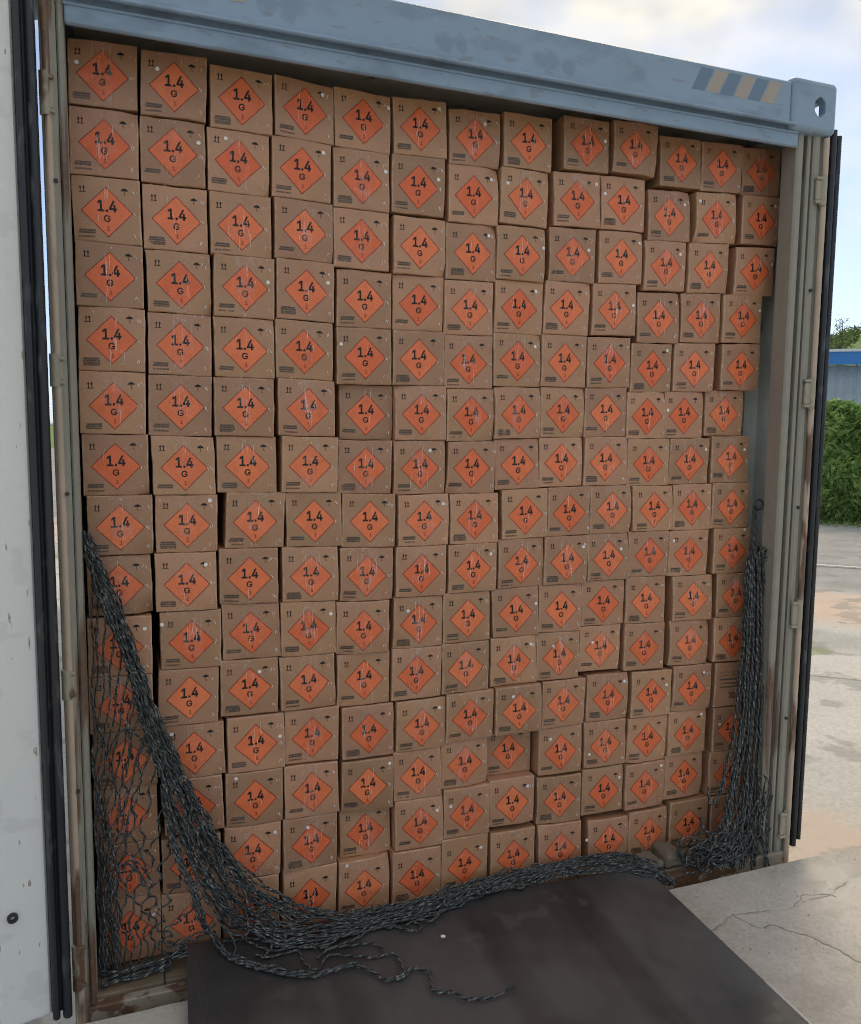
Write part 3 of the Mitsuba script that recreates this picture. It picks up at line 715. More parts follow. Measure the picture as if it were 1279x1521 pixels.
# ------------------------------------------------------------------ the cartons
# row from the top: one (x, z, tilt, set back) per stack from the left, in metres, of the middle of each carton's front face
BOX = {
    1: [(0.088, 2.534, 0.032, 0.000), (0.269, 2.529, 0.028, 0.000), (0.452, 2.518, -0.021, 0.000), (0.632, 2.514, -0.068, 0.000), (0.808, 2.512, -0.035, 0.000), (0.992, 2.517, 0.045, 0.000), (1.175, 2.509, 0.036, 0.000), (1.362, 2.521, 0.004, 0.000), (1.579, 2.540, 0.027, 0.000), (1.769, 2.552, 0.012, 0.000), (1.964, 2.532, 0.033, 0.000), (2.134, 2.533, 0.044, 0.000), (2.343, 2.550, 0.056, 0.030)],
    2: [(0.086, 2.353, 0.014, 0.000), (0.263, 2.351, 0.005, 0.000), (0.442, 2.347, -0.008, 0.000), (0.623, 2.346, -0.031, 0.000), (0.805, 2.338, -0.016, 0.000), (0.987, 2.342, -0.002, 0.000), (1.173, 2.333, 0.016, 0.000), (1.352, 2.344, -0.013, 0.000), (1.548, 2.357, 0.031, 0.000), (1.730, 2.364, 0.009, 0.000), (1.921, 2.341, 0.033, 0.000), (2.122, 2.354, 0.044, 0.000), (2.325, 2.366, 0.057, 0.000)],
    3: [(0.088, 2.176, -0.003, 0.000), (0.266, 2.172, -0.001, 0.000), (0.446, 2.172, -0.013, 0.000), (0.629, 2.175, -0.028, 0.000), (0.805, 2.164, -0.027, 0.000), (0.994, 2.160, 0.003, 0.000), (1.169, 2.157, 0.020, 0.000), (1.343, 2.164, -0.017, 0.000), (1.536, 2.177, 0.011, 0.000), (1.727, 2.185, 0.043, 0.000), (1.910, 2.173, 0.060, 0.000), (2.095, 2.177, 0.073, 0.000), (2.308, 2.182, 0.031, 0.000)],
    4: [(0.090, 2.006, -0.004, 0.000), (0.272, 1.999, -0.008, 0.000), (0.453, 1.999, -0.014, 0.000), (0.633, 2.001, -0.037, 0.000), (0.815, 1.986, -0.002, 0.000), (0.995, 1.986, 0.007, 0.015), (1.162, 1.980, 0.010, 0.000), (1.343, 1.996, -0.020, 0.000), (1.523, 2.002, 0.002, 0.000), (1.709, 2.009, 0.035, 0.000), (1.891, 1.991, 0.033, 0.000), (2.075, 2.001, 0.033, 0.000), (2.259, 2.008, 0.033, 0.000)],
    5: [(0.091, 1.833, 0.010, 0.000), (0.271, 1.827, -0.023, 0.000), (0.451, 1.825, -0.020, 0.000), (0.628, 1.824, -0.031, 0.000), (0.813, 1.816, 0.006, 0.000), (0.993, 1.817, 0.015, 0.000), (1.165, 1.812, 0.022, 0.000), (1.337, 1.821, -0.004, 0.000), (1.513, 1.825, 0.001, 0.000), (1.694, 1.828, 0.027, 0.000), (1.869, 1.814, 0.020, 0.000), (2.054, 1.824, 0.020, 0.000), (2.260, 1.830, 0.026, 0.000)],
    6: [(0.088, 1.659, -0.004, 0.000), (0.268, 1.654, -0.012, 0.000), (0.448, 1.652, -0.013, 0.000), (0.634, 1.655, -0.025, 0.000), (0.827, 1.642, -0.004, 0.030), (1.002, 1.646, 0.001, 0.000), (1.176, 1.640, 0.008, 0.000), (1.342, 1.651, 0.017, 0.000), (1.518, 1.654, -0.005, 0.000), (1.688, 1.657, 0.022, 0.000), (1.854, 1.650, 0.042, 0.000), (2.018, 1.651, 0.008, 0.000), (2.212, 1.665, 0.009, 0.020)],
    7: [(0.091, 1.486, -0.005, 0.000), (0.274, 1.482, -0.028, 0.000), (0.454, 1.486, -0.024, 0.000), (0.642, 1.483, -0.010, 0.000), (0.817, 1.474, -0.035, 0.000), (1.000, 1.471, 0.012, 0.000), (1.183, 1.472, 0.013, 0.000), (1.349, 1.479, 0.017, 0.000), (1.512, 1.486, 0.010, 0.000), (1.692, 1.489, 0.025, 0.000), (1.868, 1.483, -0.013, 0.000), (2.049, 1.488, 0.011, 0.000), (2.235, 1.491, 0.006, 0.000)],
    8: [(0.098, 1.315, -0.005, 0.000), (0.279, 1.315, -0.016, 0.000), (0.476, 1.318, -0.015, 0.000), (0.655, 1.314, -0.019, 0.000), (0.829, 1.307, -0.025, 0.000), (1.013, 1.300, 0.014, 0.000), (1.193, 1.298, 0.007, 0.000), (1.382, 1.313, 0.031, 0.000), (1.552, 1.316, 0.022, 0.000), (1.715, 1.316, -0.002, 0.000), (1.896, 1.315, 0.012, 0.000), (2.072, 1.316, -0.007, 0.000), (2.248, 1.318, -0.015, 0.000)],
    9: [(0.092, 1.145, -0.010, 0.000), (0.274, 1.144, -0.017, 0.000), (0.455, 1.151, -0.030, 0.000), (0.642, 1.147, -0.021, 0.000), (0.823, 1.135, -0.026, 0.000), (1.006, 1.136, -0.015, 0.000), (1.188, 1.137, 0.016, 0.000), (1.371, 1.143, 0.016, 0.000), (1.542, 1.145, -0.016, 0.000), (1.715, 1.148, -0.020, 0.000), (1.884, 1.154, -0.020, 0.000), (2.061, 1.146, -0.013, 0.000), (2.263, 1.146, -0.012, 0.000)],
    10: [(0.088, 0.965, -0.003, 0.000), (0.284, 0.968, -0.028, 0.000), (0.461, 0.981, -0.030, 0.000), (0.636, 0.973, -0.016, 0.000), (0.810, 0.965, -0.032, 0.000), (1.000, 0.967, -0.020, 0.000), (1.169, 0.973, 0.003, 0.000), (1.354, 0.974, 0.003, 0.000), (1.529, 0.974, -0.024, 0.000), (1.700, 0.981, 0.002, 0.000), (1.881, 0.982, -0.006, 0.000), (2.085, 0.976, -0.011, -0.010), (2.290, 0.973, -0.024, 0.000)],
    11: [(0.087, 0.796, -0.022, 0.000), (0.274, 0.794, -0.013, 0.000), (0.453, 0.807, -0.003, 0.000), (0.633, 0.805, -0.003, 0.000), (0.815, 0.795, -0.017, 0.000), (0.996, 0.797, -0.010, 0.000), (1.167, 0.798, 0.013, 0.000), (1.349, 0.802, 0.007, 0.000), (1.525, 0.807, -0.036, 0.000), (1.694, 0.821, -0.018, 0.000), (1.883, 0.807, -0.054, 0.000), (2.081, 0.807, -0.038, 0.000), (2.282, 0.802, -0.037, 0.000)],
    12: [(0.093, 0.632, -0.026, 0.000), (0.289, 0.627, -0.019, 0.000), (0.471, 0.627, -0.005, 0.000), (0.645, 0.628, -0.011, 0.000), (0.830, 0.618, -0.003, 0.000), (1.012, 0.617, 0.007, 0.000), (1.185, 0.630, 0.012, -0.006), (1.364, 0.635, -0.002, -0.012), (1.549, 0.629, -0.014, 0.000), (1.731, 0.632, -0.053, 0.000), (1.922, 0.624, -0.005, 0.000), (2.100, 0.630, -0.020, 0.000), (2.299, 0.621, -0.027, 0.000)],
    13: [(0.091, 0.458, -0.032, 0.000), (0.281, 0.460, -0.028, 0.000), (0.463, 0.453, -0.014, 0.000), (0.643, 0.449, -0.020, 0.000), (0.828, 0.437, -0.010, 0.000), (1.002, 0.448, -0.011, 0.000), (1.172, 0.463, -0.001, 0.012), (1.358, 0.464, -0.003, 0.045), (1.543, 0.460, -0.010, 0.000), (1.727, 0.460, 0.002, 0.000), (1.915, 0.448, -0.031, 0.000), (2.090, 0.455, -0.013, 0.000), (2.302, 0.442, -0.029, 0.000)],
    14: [(0.093, 0.288, -0.041, 0.000), (0.273, 0.272, -0.042, 0.000), (0.456, 0.279, -0.028, 0.000), (0.638, 0.278, 0.000, 0.000), (0.828, 0.267, -0.022, 0.030), (1.009, 0.277, -0.011, 0.000), (1.181, 0.290, -0.004, 0.000), (1.352, 0.300, -0.009, 0.000), (1.543, 0.275, -0.042, 0.000), (1.726, 0.280, -0.006, 0.000), (1.908, 0.272, -0.004, 0.000), (2.087, 0.283, -0.007, 0.000), (2.291, 0.267, -0.036, 0.000)],
    15: [(0.095, 0.116, -0.057, 0.000), (0.267, 0.098, -0.049, 0.000), (0.450, 0.105, -0.043, 0.000), (0.635, 0.109, -0.037, 0.000), (0.817, 0.102, -0.023, 0.000), (1.000, 0.100, -0.033, 0.000), (1.175, 0.116, -0.033, 0.000), (1.362, 0.103, -0.021, 0.000), (1.550, 0.098, -0.034, 0.000), (1.756, 0.079, -0.030, 0.000), (1.926, 0.086, -0.029, 0.000), (2.109, 0.099, -0.018, -0.010), (2.306, 0.087, -0.038, 0.000)],
}

# small white dot stickers: (row, stack): offset on the face
DOT = {(1, 1): (-0.065, 0.022), (1, 2): (-0.044, 0.037), (2, 2): (0.068, 0.032), (2, 3): (-0.036, 0.060), (1, 4): (0.053, 0.054), (1, 5): (0.079, 0.049), (1, 6): (0.062, 0.061), (2, 4): (0.062, 0.057), (2, 5): (0.075, 0.033), (2, 6): (0.064, 0.023), (4, 3): (0.067, 0.018), (4, 4): (0.066, 0.029), (1, 7): (0.031, 0.045), (2, 7): (0.060, 0.052), (2, 8): (-0.065, 0.036), (2, 9): (0.072, 0.055), (1, 9): (0.070, 0.018), (2, 10): (-0.075, 0.026), (3, 7): (0.060, 0.055), (3, 8): (0.078, 0.024), (3, 9): (0.059, 0.019), (4, 8): (0.059, 0.057), (3, 10): (0.072, 0.051), (2, 11): (0.063, 0.042), (3, 11): (0.059, 0.041), (2, 12): (-0.074, 0.055), (2, 13): (0.066, 0.055), (3, 13): (0.073, 0.027), (4, 10): (0.074, 0.016), (4, 13): (0.077, 0.032), (5, 5): (-0.075, 0.034), (7, 6): (0.034, 0.054), (5, 8): (0.064, 0.048), (5, 11): (0.064, 0.061), (6, 12): (-0.073, 0.017), (7, 12): (0.069, 0.042), (7, 13): (0.060, 0.037), (8, 2): (0.065, 0.068), (9, 2): (0.055, 0.050), (10, 1): (0.067, 0.048), (10, 2): (-0.082, 0.051), (11, 3): (0.029, 0.047), (12, 3): (0.071, 0.016), (8, 6): (0.065, 0.052), (10, 4): (0.069, 0.044), (10, 6): (-0.038, 0.040), (12, 6): (0.063, 0.053), (9, 7): (0.063, 0.045), (10, 8): (0.076, 0.026), (11, 8): (0.065, 0.054), (11, 9): (-0.021, 0.038), (11, 10): (-0.033, 0.023), (9, 9): (0.065, 0.045), (12, 8): (-0.024, 0.051), (12, 10): (0.068, 0.056), (9, 10): (0.050, 0.028), (9, 12): (-0.070, 0.048), (9, 13): (0.053, 0.080), (12, 12): (0.051, 0.056), (12, 11): (0.063, 0.031), (12, 2): (-0.066, 0.059), (13, 3): (-0.056, 0.072), (14, 3): (0.068, 0.055), (15, 1): (0.064, 0.037), (13, 5): (0.072, 0.067), (14, 4): (-0.010, 0.052), (14, 6): (0.062, 0.040), (15, 5): (-0.061, 0.082), (13, 9): (-0.043, 0.046), (13, 10): (-0.068, -0.032), (14, 7): (-0.062, 0.030), (14, 8): (0.058, 0.052), (15, 7): (0.059, 0.052), (14, 10): (0.068, 0.041), (15, 10): (-0.095, 0.019), (13, 12): (0.063, 0.065), (13, 13): (-0.058, 0.023), (14, 11): (0.067, 0.070)}

DEP, BW, BD = 0.15, 0.1725, 0.26
ORD = ['', 'first', 'second', 'third', 'fourth', 'fifth', 'sixth', 'seventh', 'eighth', 'ninth', 'tenth', 'eleventh', 'twelfth', 'thirteenth', 'fourteenth', 'fifteenth']


def flat(mesh):
    """The top faces of an extruded mesh, as a flat (x, z) sheet."""
    m = mesh.copy()
    zt = m.vertices[:, 2].max()
    keep = (np.abs(m.vertices[m.faces][:, :, 2] - zt) < 1e-7).all(1)
    m.update_faces(keep); m.remove_unreferenced_vertices()
    return np.array(m.vertices[:, :2]), np.array(m.faces)


def poly2(shape):
    v, f = [], []
    for g in getattr(shape, 'geoms', [shape]):
        a, b = trimesh.creation.triangulate_polygon(g, engine='earcut')
        f.append(np.asarray(b) + sum(len(q) for q in v)); v.append(np.asarray(a))
    return np.vstack(v), np.vstack(f)


def merge2(*ps):
    v, f, n = [], [], 0
    for a, b in ps:
        v.append(a); f.append(b + n); n += len(a)
    return np.vstack(v), np.vstack(f)


def word(text, h, cx, cz, width=None, bold=True, grow=0.0):
    v, f = flat(meshkit.text_mesh(text, h, 0.002, bold))
    lo, hi = v.min(0), v.max(0)
    v = v - (lo + hi) / 2
    if width:
        v[:, 0] *= width / (hi[0] - lo[0])
    v[:, 1] *= h / (hi[1] - lo[1])
    if grow:
        from shapely.geometry import MultiPolygon
        shp = union_all([Polygon(v[t]).buffer(1e-6) for t in f]).buffer(grow, join_style=2).simplify(0.0001)
        v, f = poly2(shp)
    return v + [cx, cz], f


def grid2(pts4, n):
    u, w = np.meshgrid(np.linspace(0, 1, n + 1), np.linspace(0, 1, n + 1), indexing='ij')
    A, B, C_, D_ = [np.array(p) for p in pts4]
    P = ((1 - u) * (1 - w))[..., None] * A + (u * (1 - w))[..., None] * B + (u * w)[..., None] * C_ + ((1 - u) * w)[..., None] * D_
    i, j = np.meshgrid(np.arange(n), np.arange(n), indexing='ij'); k = n + 1
    q = np.stack([i * k + j, (i + 1) * k + j, (i + 1) * k + j + 1, i * k + j + 1], -1).reshape(-1, 4)
    return P.reshape(-1, 2), np.vstack([q[:, [0, 1, 2]], q[:, [0, 2, 3]]])


DZ = -0.0045
r1, r0 = 0.0662, 0.0634
DIAMOND = grid2([(-r1, DZ), (0, DZ - r1), (r1, DZ), (0, DZ + r1)], 8)
BORDER = []
for a_, b_ in (((-1, 0), (0, -1)), ((0, -1), (1, 0)), ((1, 0), (0, 1)), ((0, 1), (-1, 0))):
    a_, b_ = np.array(a_, float), np.array(b_, float)
    for t in range(6):
        p0, p1 = a_ + (b_ - a_) * t / 6, a_ + (b_ - a_) * (t + 1) / 6
        BORDER.append((np.array([p0 * r1 * 0.998, p1 * r1 * 0.998, p1 * r0, p0 * r0]) + [0, DZ], np.array([[0, 1, 2], [0, 2, 3]])))
BORDER = merge2(*BORDER)
NUMBER = word('1.4', 0.0300, 0.0005, 0.0110, 0.0490, True, 0.0003)
LETTER = word('G', 0.0180, -0.001, -0.0215, 0.0165, True, 0.0002)
CLASS = word('1', 0.0105, 0.0015, -0.0475, None, True)


def arrow(x):
    return union_all([sbox(x - 0.0012, 0.0445, x + 0.0012, 0.0565), Polygon([(x - 0.0038, 0.0545), (x + 0.0038, 0.0545), (x, 0.0610)])])


ARROWS = poly2(union_all([arrow(-0.0640), arrow(-0.0555), sbox(-0.0685, 0.0428, -0.0510, 0.0446)]))
dome = [(0.0470 + 0.0095 * math.cos(t), 0.0525 + 0.0080 * math.sin(t)) for t in np.linspace(0, math.pi, 14)]
scal = [(0.0470 - 0.0095 + 0.019 * t, 0.0525 + 0.0016 * abs(math.sin(t * 3 * math.pi))) for t in np.linspace(0, 1, 16)]
UMBRELLA = poly2(union_all([Polygon(dome + scal[1:-1]).buffer(0), sbox(0.0463, 0.0435, 0.0477, 0.0530), sbox(0.0477, 0.0430, 0.0503, 0.0444), sbox(0.0463, 0.060, 0.0477, 0.0622)]))


def small_print(gen, x0, x1, lines):
    out = []
    for z, h, dens in lines:
        x = x0 + gen.uniform(0, 0.003)
        while x < x1:
            w = gen.uniform(0.0012, 0.0034)
            out.append((np.array([[x, z], [x + w, z], [x + w, z + h], [x, z + h]]), np.array([[0, 1, 2], [0, 2, 3]])))
            x += w + gen.uniform(0.0004, 0.0011) * dens
    return merge2(*out)


PRINTS = []
pg = np.random.default_rng(5)
for i in range(5):
    PRINTS.append(small_print(pg, -0.076, -0.034, [(-0.0575, 0.0050, 0.6), (-0.0635, 0.0050, 0.5), (-0.0690, 0.0042, 0.7)][: 3 if i % 2 else 2] + ([(-0.0740, 0.0045, 1.2)] if i > 1 else [])))


class Carton:
    def __init__(self, ident, corners, y0, gen, yaw, pitch):
        self.id, self.c, self.y0, self.yaw, self.pitch = ident, {k: np.array(v) for k, v in corners.items()}, y0, yaw, pitch
        self.cx = np.mean([v[0] for v in self.c.values()]); self.cz = np.mean([v[1] for v in self.c.values()])
        self.hw = (self.c['tr'][0] + self.c['br'][0] - self.c['tl'][0] - self.c['bl'][0]) / 4
        self.hh = (self.c['tr'][1] + self.c['tl'][1] - self.c['bl'][1] - self.c['br'][1]) / 4
        self.jx, self.jz, self.ja = gen.normal(0, 0.0014), gen.normal(0, 0.0012), gen.normal(0, 0.013)
        self.bulge = gen.uniform(-0.0015, 0.0055); self.seed = ident * 3.7
        self.dent = {k: max(0.0, gen.normal(0.001, 0.0042)) + (gen.uniform(0.006, 0.016) if gen.uniform() < 0.05 else 0.0) for k in ('tl', 'tr', 'bl', 'br')}

    def at(self, s, t, off=0.0):
        s, t = np.asarray(s, float), np.asarray(t, float)
        u, v = (s + 1) / 2, (t + 1) / 2
        P = sum(w[..., None] * self.c[k] for w, k in (((1 - u) * (1 - v), 'bl'), (u * (1 - v), 'br'), (u * v, 'tr'), ((1 - u) * v, 'tl')))
        sc, tc = np.clip(s, -1, 1), np.clip(t, -1, 1)
        y = self.y0 + self.yaw * (P[..., 0] - self.cx) + self.pitch * (P[..., 1] - self.cz) - self.bulge * (1 - sc ** 2) * (1 - tc ** 2)
        q = np.stack([s * 1.3 + self.seed, t * 1.3, 0 * s + self.seed], -1)
        y = y + 0.0055 * (meshkit.fbm(q * 1.4, 2, 3) - 0.5)
        for k, (a, b) in {'tl': (-1, 1), 'tr': (1, 1), 'bl': (-1, -1), 'br': (1, -1)}.items():
            y = y + self.dent[k] * np.exp(-((s - a) ** 2 + (t - b) ** 2) / 0.10)
        wob = 0.0030 * (meshkit.noise(np.stack([s * 2.2 + 9, t * 2.2, 0 * s + self.seed * 2], -1), 5) - 0.5)
        return np.stack([P[..., 0] + wob * (np.abs(s) > 0.8), y - off, P[..., 1] + wob * (np.abs(t) > 0.8)], -1)

    def put(self, p2, off):
        return self.at(p2[0][:, 0] / self.hw, p2[0][:, 1] / self.hh, off), p2[1]

    def body(self):
        r = 0.0035 / self.hw
        e = [0.0, 0.30, 1.0]
        ax = np.concatenate([[-1, -1 + 0.3 * r, -1 + r], np.linspace(-1 + r, 1 - r, 9)[1:-1], [1 - r, 1 - 0.3 * r, 1]])
        n = len(ax)
        s, t = np.meshgrid(ax, ax, indexing='ij')
        P = self.at(s, t)
        d = np.minimum((1 - np.abs(s)), (1 - np.abs(t))) / r
        P[..., 1] += 0.0035 * np.interp(d, [0, 0.3, 1.0], [1.0, 0.30, 0.0])
        V = P.reshape(-1, 3)
        i, j = np.meshgrid(np.arange(n - 1), np.arange(n - 1), indexing='ij')
        q = np.stack([i * n + j, (i + 1) * n + j, (i + 1) * n + j + 1, i * n + j + 1], -1).reshape(-1, 4)
        ring = [k * n for k in range(n)] + [(n - 1) * n + k for k in range(1, n)] + [k * n + n - 1 for k in range(n - 2, -1, -1)] + list(range(n - 2, 0, -1))
        B = V[ring] + [0, BD, 0]
        L = len(ring); base = len(V)
        mid = V[ring] + [0, 0.012, 0]
        V2 = np.vstack([V, mid, B, B.mean(0, keepdims=True)])
        k = np.arange(L); k1 = (k + 1) % L; rg = np.array(ring)
        F = [q[:, [0, 1, 2]], q[:, [0, 2, 3]]]
        for a0, a1, b0, b1 in ((rg[k], rg[k1], base + k, base + k1), (base + k, base + k1, base + L + k, base + L + k1)):
            F += [np.stack([a0, b1, a1], -1), np.stack([a0, b0, b1], -1)]
        F.append(np.stack([base + L + k, np.full(L, base + 2 * L), base + L + k1], -1))
        st = np.stack([s.ravel(), t.ravel()], -1)
        uvf = np.stack([self.id + 0.5 + 0.485 * st[:, 0], 0.5 + 0.485 * st[:, 1]], -1)
        mid_uv = 0.5 + 0.42 * (uvf[ring] - [self.id + 0.5, 0.5]) / 0.5 + [self.id, 0.0]
        uv = np.vstack([uvf, mid_uv, mid_uv, [[self.id + 0.5, 0.5]]])
        return trimesh.Trimesh(V2, np.vstack(F), process=False), uv


def face_part(c, key, name, p2, off, bsdf, parent=None, printed=True):
    if printed:
        a = p2[0]
        p2 = (np.stack([a[:, 0] + c.jx - c.ja * a[:, 1], a[:, 1] + c.jz + c.ja * a[:, 0]], -1), p2[1])
    v, f = c.put(p2, off)
    uv = np.stack([np.full(len(v), c.id + 0.5), np.full(len(v), 0.5)], -1)
    return add(name, trimesh.Trimesh(v, f, process=False), bsdf, parent or key, uv=uv)


def streaks(gen, n_centre):  # slivers drawn as white glints where the film wrinkles
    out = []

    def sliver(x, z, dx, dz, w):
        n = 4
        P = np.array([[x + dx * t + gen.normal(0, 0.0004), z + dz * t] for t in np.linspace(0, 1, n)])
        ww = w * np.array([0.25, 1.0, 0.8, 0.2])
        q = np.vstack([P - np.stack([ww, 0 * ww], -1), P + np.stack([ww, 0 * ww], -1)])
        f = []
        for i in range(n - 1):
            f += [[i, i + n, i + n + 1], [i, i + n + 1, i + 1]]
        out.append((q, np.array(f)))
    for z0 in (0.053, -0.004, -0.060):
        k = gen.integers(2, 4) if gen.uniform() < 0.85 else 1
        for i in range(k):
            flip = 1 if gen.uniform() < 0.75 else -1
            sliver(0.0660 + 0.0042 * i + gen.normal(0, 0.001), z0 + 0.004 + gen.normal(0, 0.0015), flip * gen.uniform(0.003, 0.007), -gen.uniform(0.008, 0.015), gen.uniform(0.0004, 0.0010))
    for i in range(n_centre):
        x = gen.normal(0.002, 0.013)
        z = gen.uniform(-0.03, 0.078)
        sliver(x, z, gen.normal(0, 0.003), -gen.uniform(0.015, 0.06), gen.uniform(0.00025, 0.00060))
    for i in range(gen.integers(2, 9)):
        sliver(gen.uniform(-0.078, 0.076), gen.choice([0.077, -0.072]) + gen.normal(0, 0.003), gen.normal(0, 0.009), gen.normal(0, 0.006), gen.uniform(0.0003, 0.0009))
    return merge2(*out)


cg = np.random.default_rng(2024)
TILT = {(r, s): BOX[r][s - 1][2] for r in BOX for s in range(1, 14)}
ident = 0
for r in range(1, 16):
    for s in range(1, 14):
        x, z, tilt, back = BOX[r][s - 1]
        ident += 1
        up = BOX[r - 1][s - 1] if r > 1 else None
        dn = BOX[r + 1][s - 1] if r < 15 else None
        zt = (z + up[1]) / 2 if up else z + 0.0815
        zb = (z + dn[1]) / 2 if dn else max(z - 0.0865, 0.001)
        zt, zb = min(zt, z + 0.0875), max(zb, z - 0.0875)
        if r == 15:
            zb = 0.0
        tt, tb = (tilt + (up[2] if up else tilt)) / 2, (tilt + (dn[2] if dn else 0.0)) / 2
        lf, rt = BOX[r][s - 2][0] if s > 1 else -9, BOX[r][s][0] if s < 13 else 9
        xl, xr = max(x - BW / 2, (x + lf) / 2 + 0.0012), min(x + BW / 2, (x + rt) / 2 - 0.0012)
        lean = cg.normal(0, 0.0012)
        g = 0.0006
        cor = {'tl': (xl + lean, zt - g - tt * BW / 2), 'tr': (xr + lean, zt - g + tt * BW / 2), 'bl': (xl - lean, zb + g - tb * BW / 2), 'br': (xr - lean, zb + g + tb * BW / 2)}
        c = Carton(ident, cor, DEP + back + cg.normal(0, 0.003), cg, cg.normal(0, 0.016), cg.normal(0, 0.008))
        has_dot, plain = (r, s) in DOT, (r, s) == (12, 13)
        where = f'{ORD[r]} row from top, {ORD[s]} stack from left'
        if plain:
            lab = f'carton showing lettered side without diamond, {where}'
        elif has_dot:
            lab = f'brown carton with white dot sticker, {where}'
        elif back > 0.02:
            lab = f'set back carton with orange diamond, {where}'
        else:
            lab = f'brown carton with orange diamond, {where}'
        key = thing('carton', lab, 'carton', 'cartons stacked in the open container')
        m, uv = c.body()
        add('body', m, 'cardboard', key, smooth=True, uv=uv)
        if plain:
            q = small_print(cg, -0.066, 0.05, [(0.046, 0.005, 6.0), (0.034, 0.005, 6.0), (0.018, 0.0065, 1.2), (0.002, 0.006, 1.3), (-0.012, 0.006, 1.3)])
            face_part(c, key, 'side_print', q, 0.0005, 'faint_ink')
            bars = []
            xx = -0.02
            while xx < 0.03:
                w = cg.choice([0.0007, 0.0012, 0.002])
                bars.append((np.array([[xx, -0.055], [xx + w, -0.055], [xx + w, -0.03], [xx, -0.03]]), np.array([[0, 1, 2], [0, 2, 3]])))
                xx += w + cg.choice([0.0008, 0.0015])
            face_part(c, key, 'bar_marks', merge2(*bars), 0.0005, 'faint_ink')
        else:
            dk = face_part(c, key, 'diamond_print', DIAMOND, 0.0005, 'orange_ink')
            face_part(c, key, 'border', BORDER, 0.0009, 'red_ink', dk)
            face_part(c, key, 'number', NUMBER, 0.0009, 'black_ink', dk)
            face_part(c, key, 'letter', LETTER, 0.0009, 'black_ink', dk)
            face_part(c, key, 'digit', CLASS, 0.0009, 'red_ink', dk)
            face_part(c, key, 'arrow_symbol', ARROWS, 0.0005, 'black_ink')
            face_part(c, key, 'umbrella_symbol', UMBRELLA, 0.0005, 'black_ink')
            face_part(c, key, 'small_print', PRINTS[ident % 5], 0.0005, 'faint_ink')
        if has_dot:
            ox, oz = DOT[(r, s)]
            a_ = np.linspace(0, 2 * math.pi, 17)[:-1]
            p2 = (np.vstack([[[ox, oz]], np.stack([ox + 0.0056 * np.cos(a_), oz + 0.0056 * np.sin(a_)], -1)]), np.array([[0, 1 + i, 1 + (i + 1) % 16] for i in range(16)]))
            face_part(c, key, 'dot_sticker', p2, 0.0014, 'white_sticker', printed=False)
        tw = 0.027
        tz = c.hh - 0.003
        x_t = cg.normal(0.0, 0.004)
        tape = grid2([(x_t - tw, -c.hh + 0.004 if cg.uniform() < 0.5 else cg.uniform(-0.05, 0.0)), (x_t + tw, -c.hh + 0.004 if cg.uniform() < 0.5 else cg.uniform(-0.05, 0.0)), (x_t + tw, tz), (x_t - tw, tz)], 6)
        if cg.uniform() < 0.55:
            face_part(c, key, 'clear_tape', tape, 0.0019, 'hazy_tape', printed=False)
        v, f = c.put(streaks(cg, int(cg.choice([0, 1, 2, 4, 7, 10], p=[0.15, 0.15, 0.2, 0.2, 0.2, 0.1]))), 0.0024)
        add('painted_glint', trimesh.Trimesh(v, f, process=False), 'painted_glint', key, kind='stuff')

# ------------------------------------------------------------------ the cargo net, fallen and hanging from the two posts
NET_UPPER = [(0.009, 0.095, 1.304), (0.045, 0.095, 1.213), (0.085, 0.095, 1.107), (0.126, 0.095, 0.978), (0.168, 0.095, 0.837), (0.211, 0.095, 0.712), (0.255, 0.095, 0.585), (0.300, 0.095, 0.485), (0.347, 0.095, 0.383), (0.395, 0.095, 0.299), (0.455, 0.095, 0.223), (0.537, 0.095, 0.152), (0.621, 0.095, 0.101), (0.746, 0.075, 0.075), (0.831, 0.059, 0.075), (0.970, 0.065, 0.075), (1.121, 0.081, 0.075), (1.279, 0.099, 0.075), (1.436, 0.100, 0.076), (1.599, 0.100, 0.075), (1.749, 0.070, 0.075), (1.812, 0.008, 0.075), (1.856, -0.042, 0.040), (1.907, -0.047, 0.000)]
NET_LOWER = [(0.010, 0.090, 1.290), (0.026, 0.090, 1.159), (0.066, 0.090, 1.042), (0.106, 0.090, 0.904), (0.141, 0.090, 0.743), (0.180, 0.090, 0.598), (0.219, 0.090, 0.449), (0.267, 0.090, 0.295), (0.322, 0.075, 0.176), (0.402, 0.100, 0.051), (0.499, 0.012, 0.040), (0.620, 0.002, 0.040), (0.772, 0.011, 0.040), (0.904, 0.007, 0.040), (1.053, 0.034, 0.040), (1.212, 0.063, 0.040), (1.395, 0.071, 0.040), (1.574, 0.056, 0.040), (1.738, 0.011, 0.040), (1.792, -0.033, 0.040), (1.838, -0.049, 0.020), (1.896, -0.043, -0.010)]
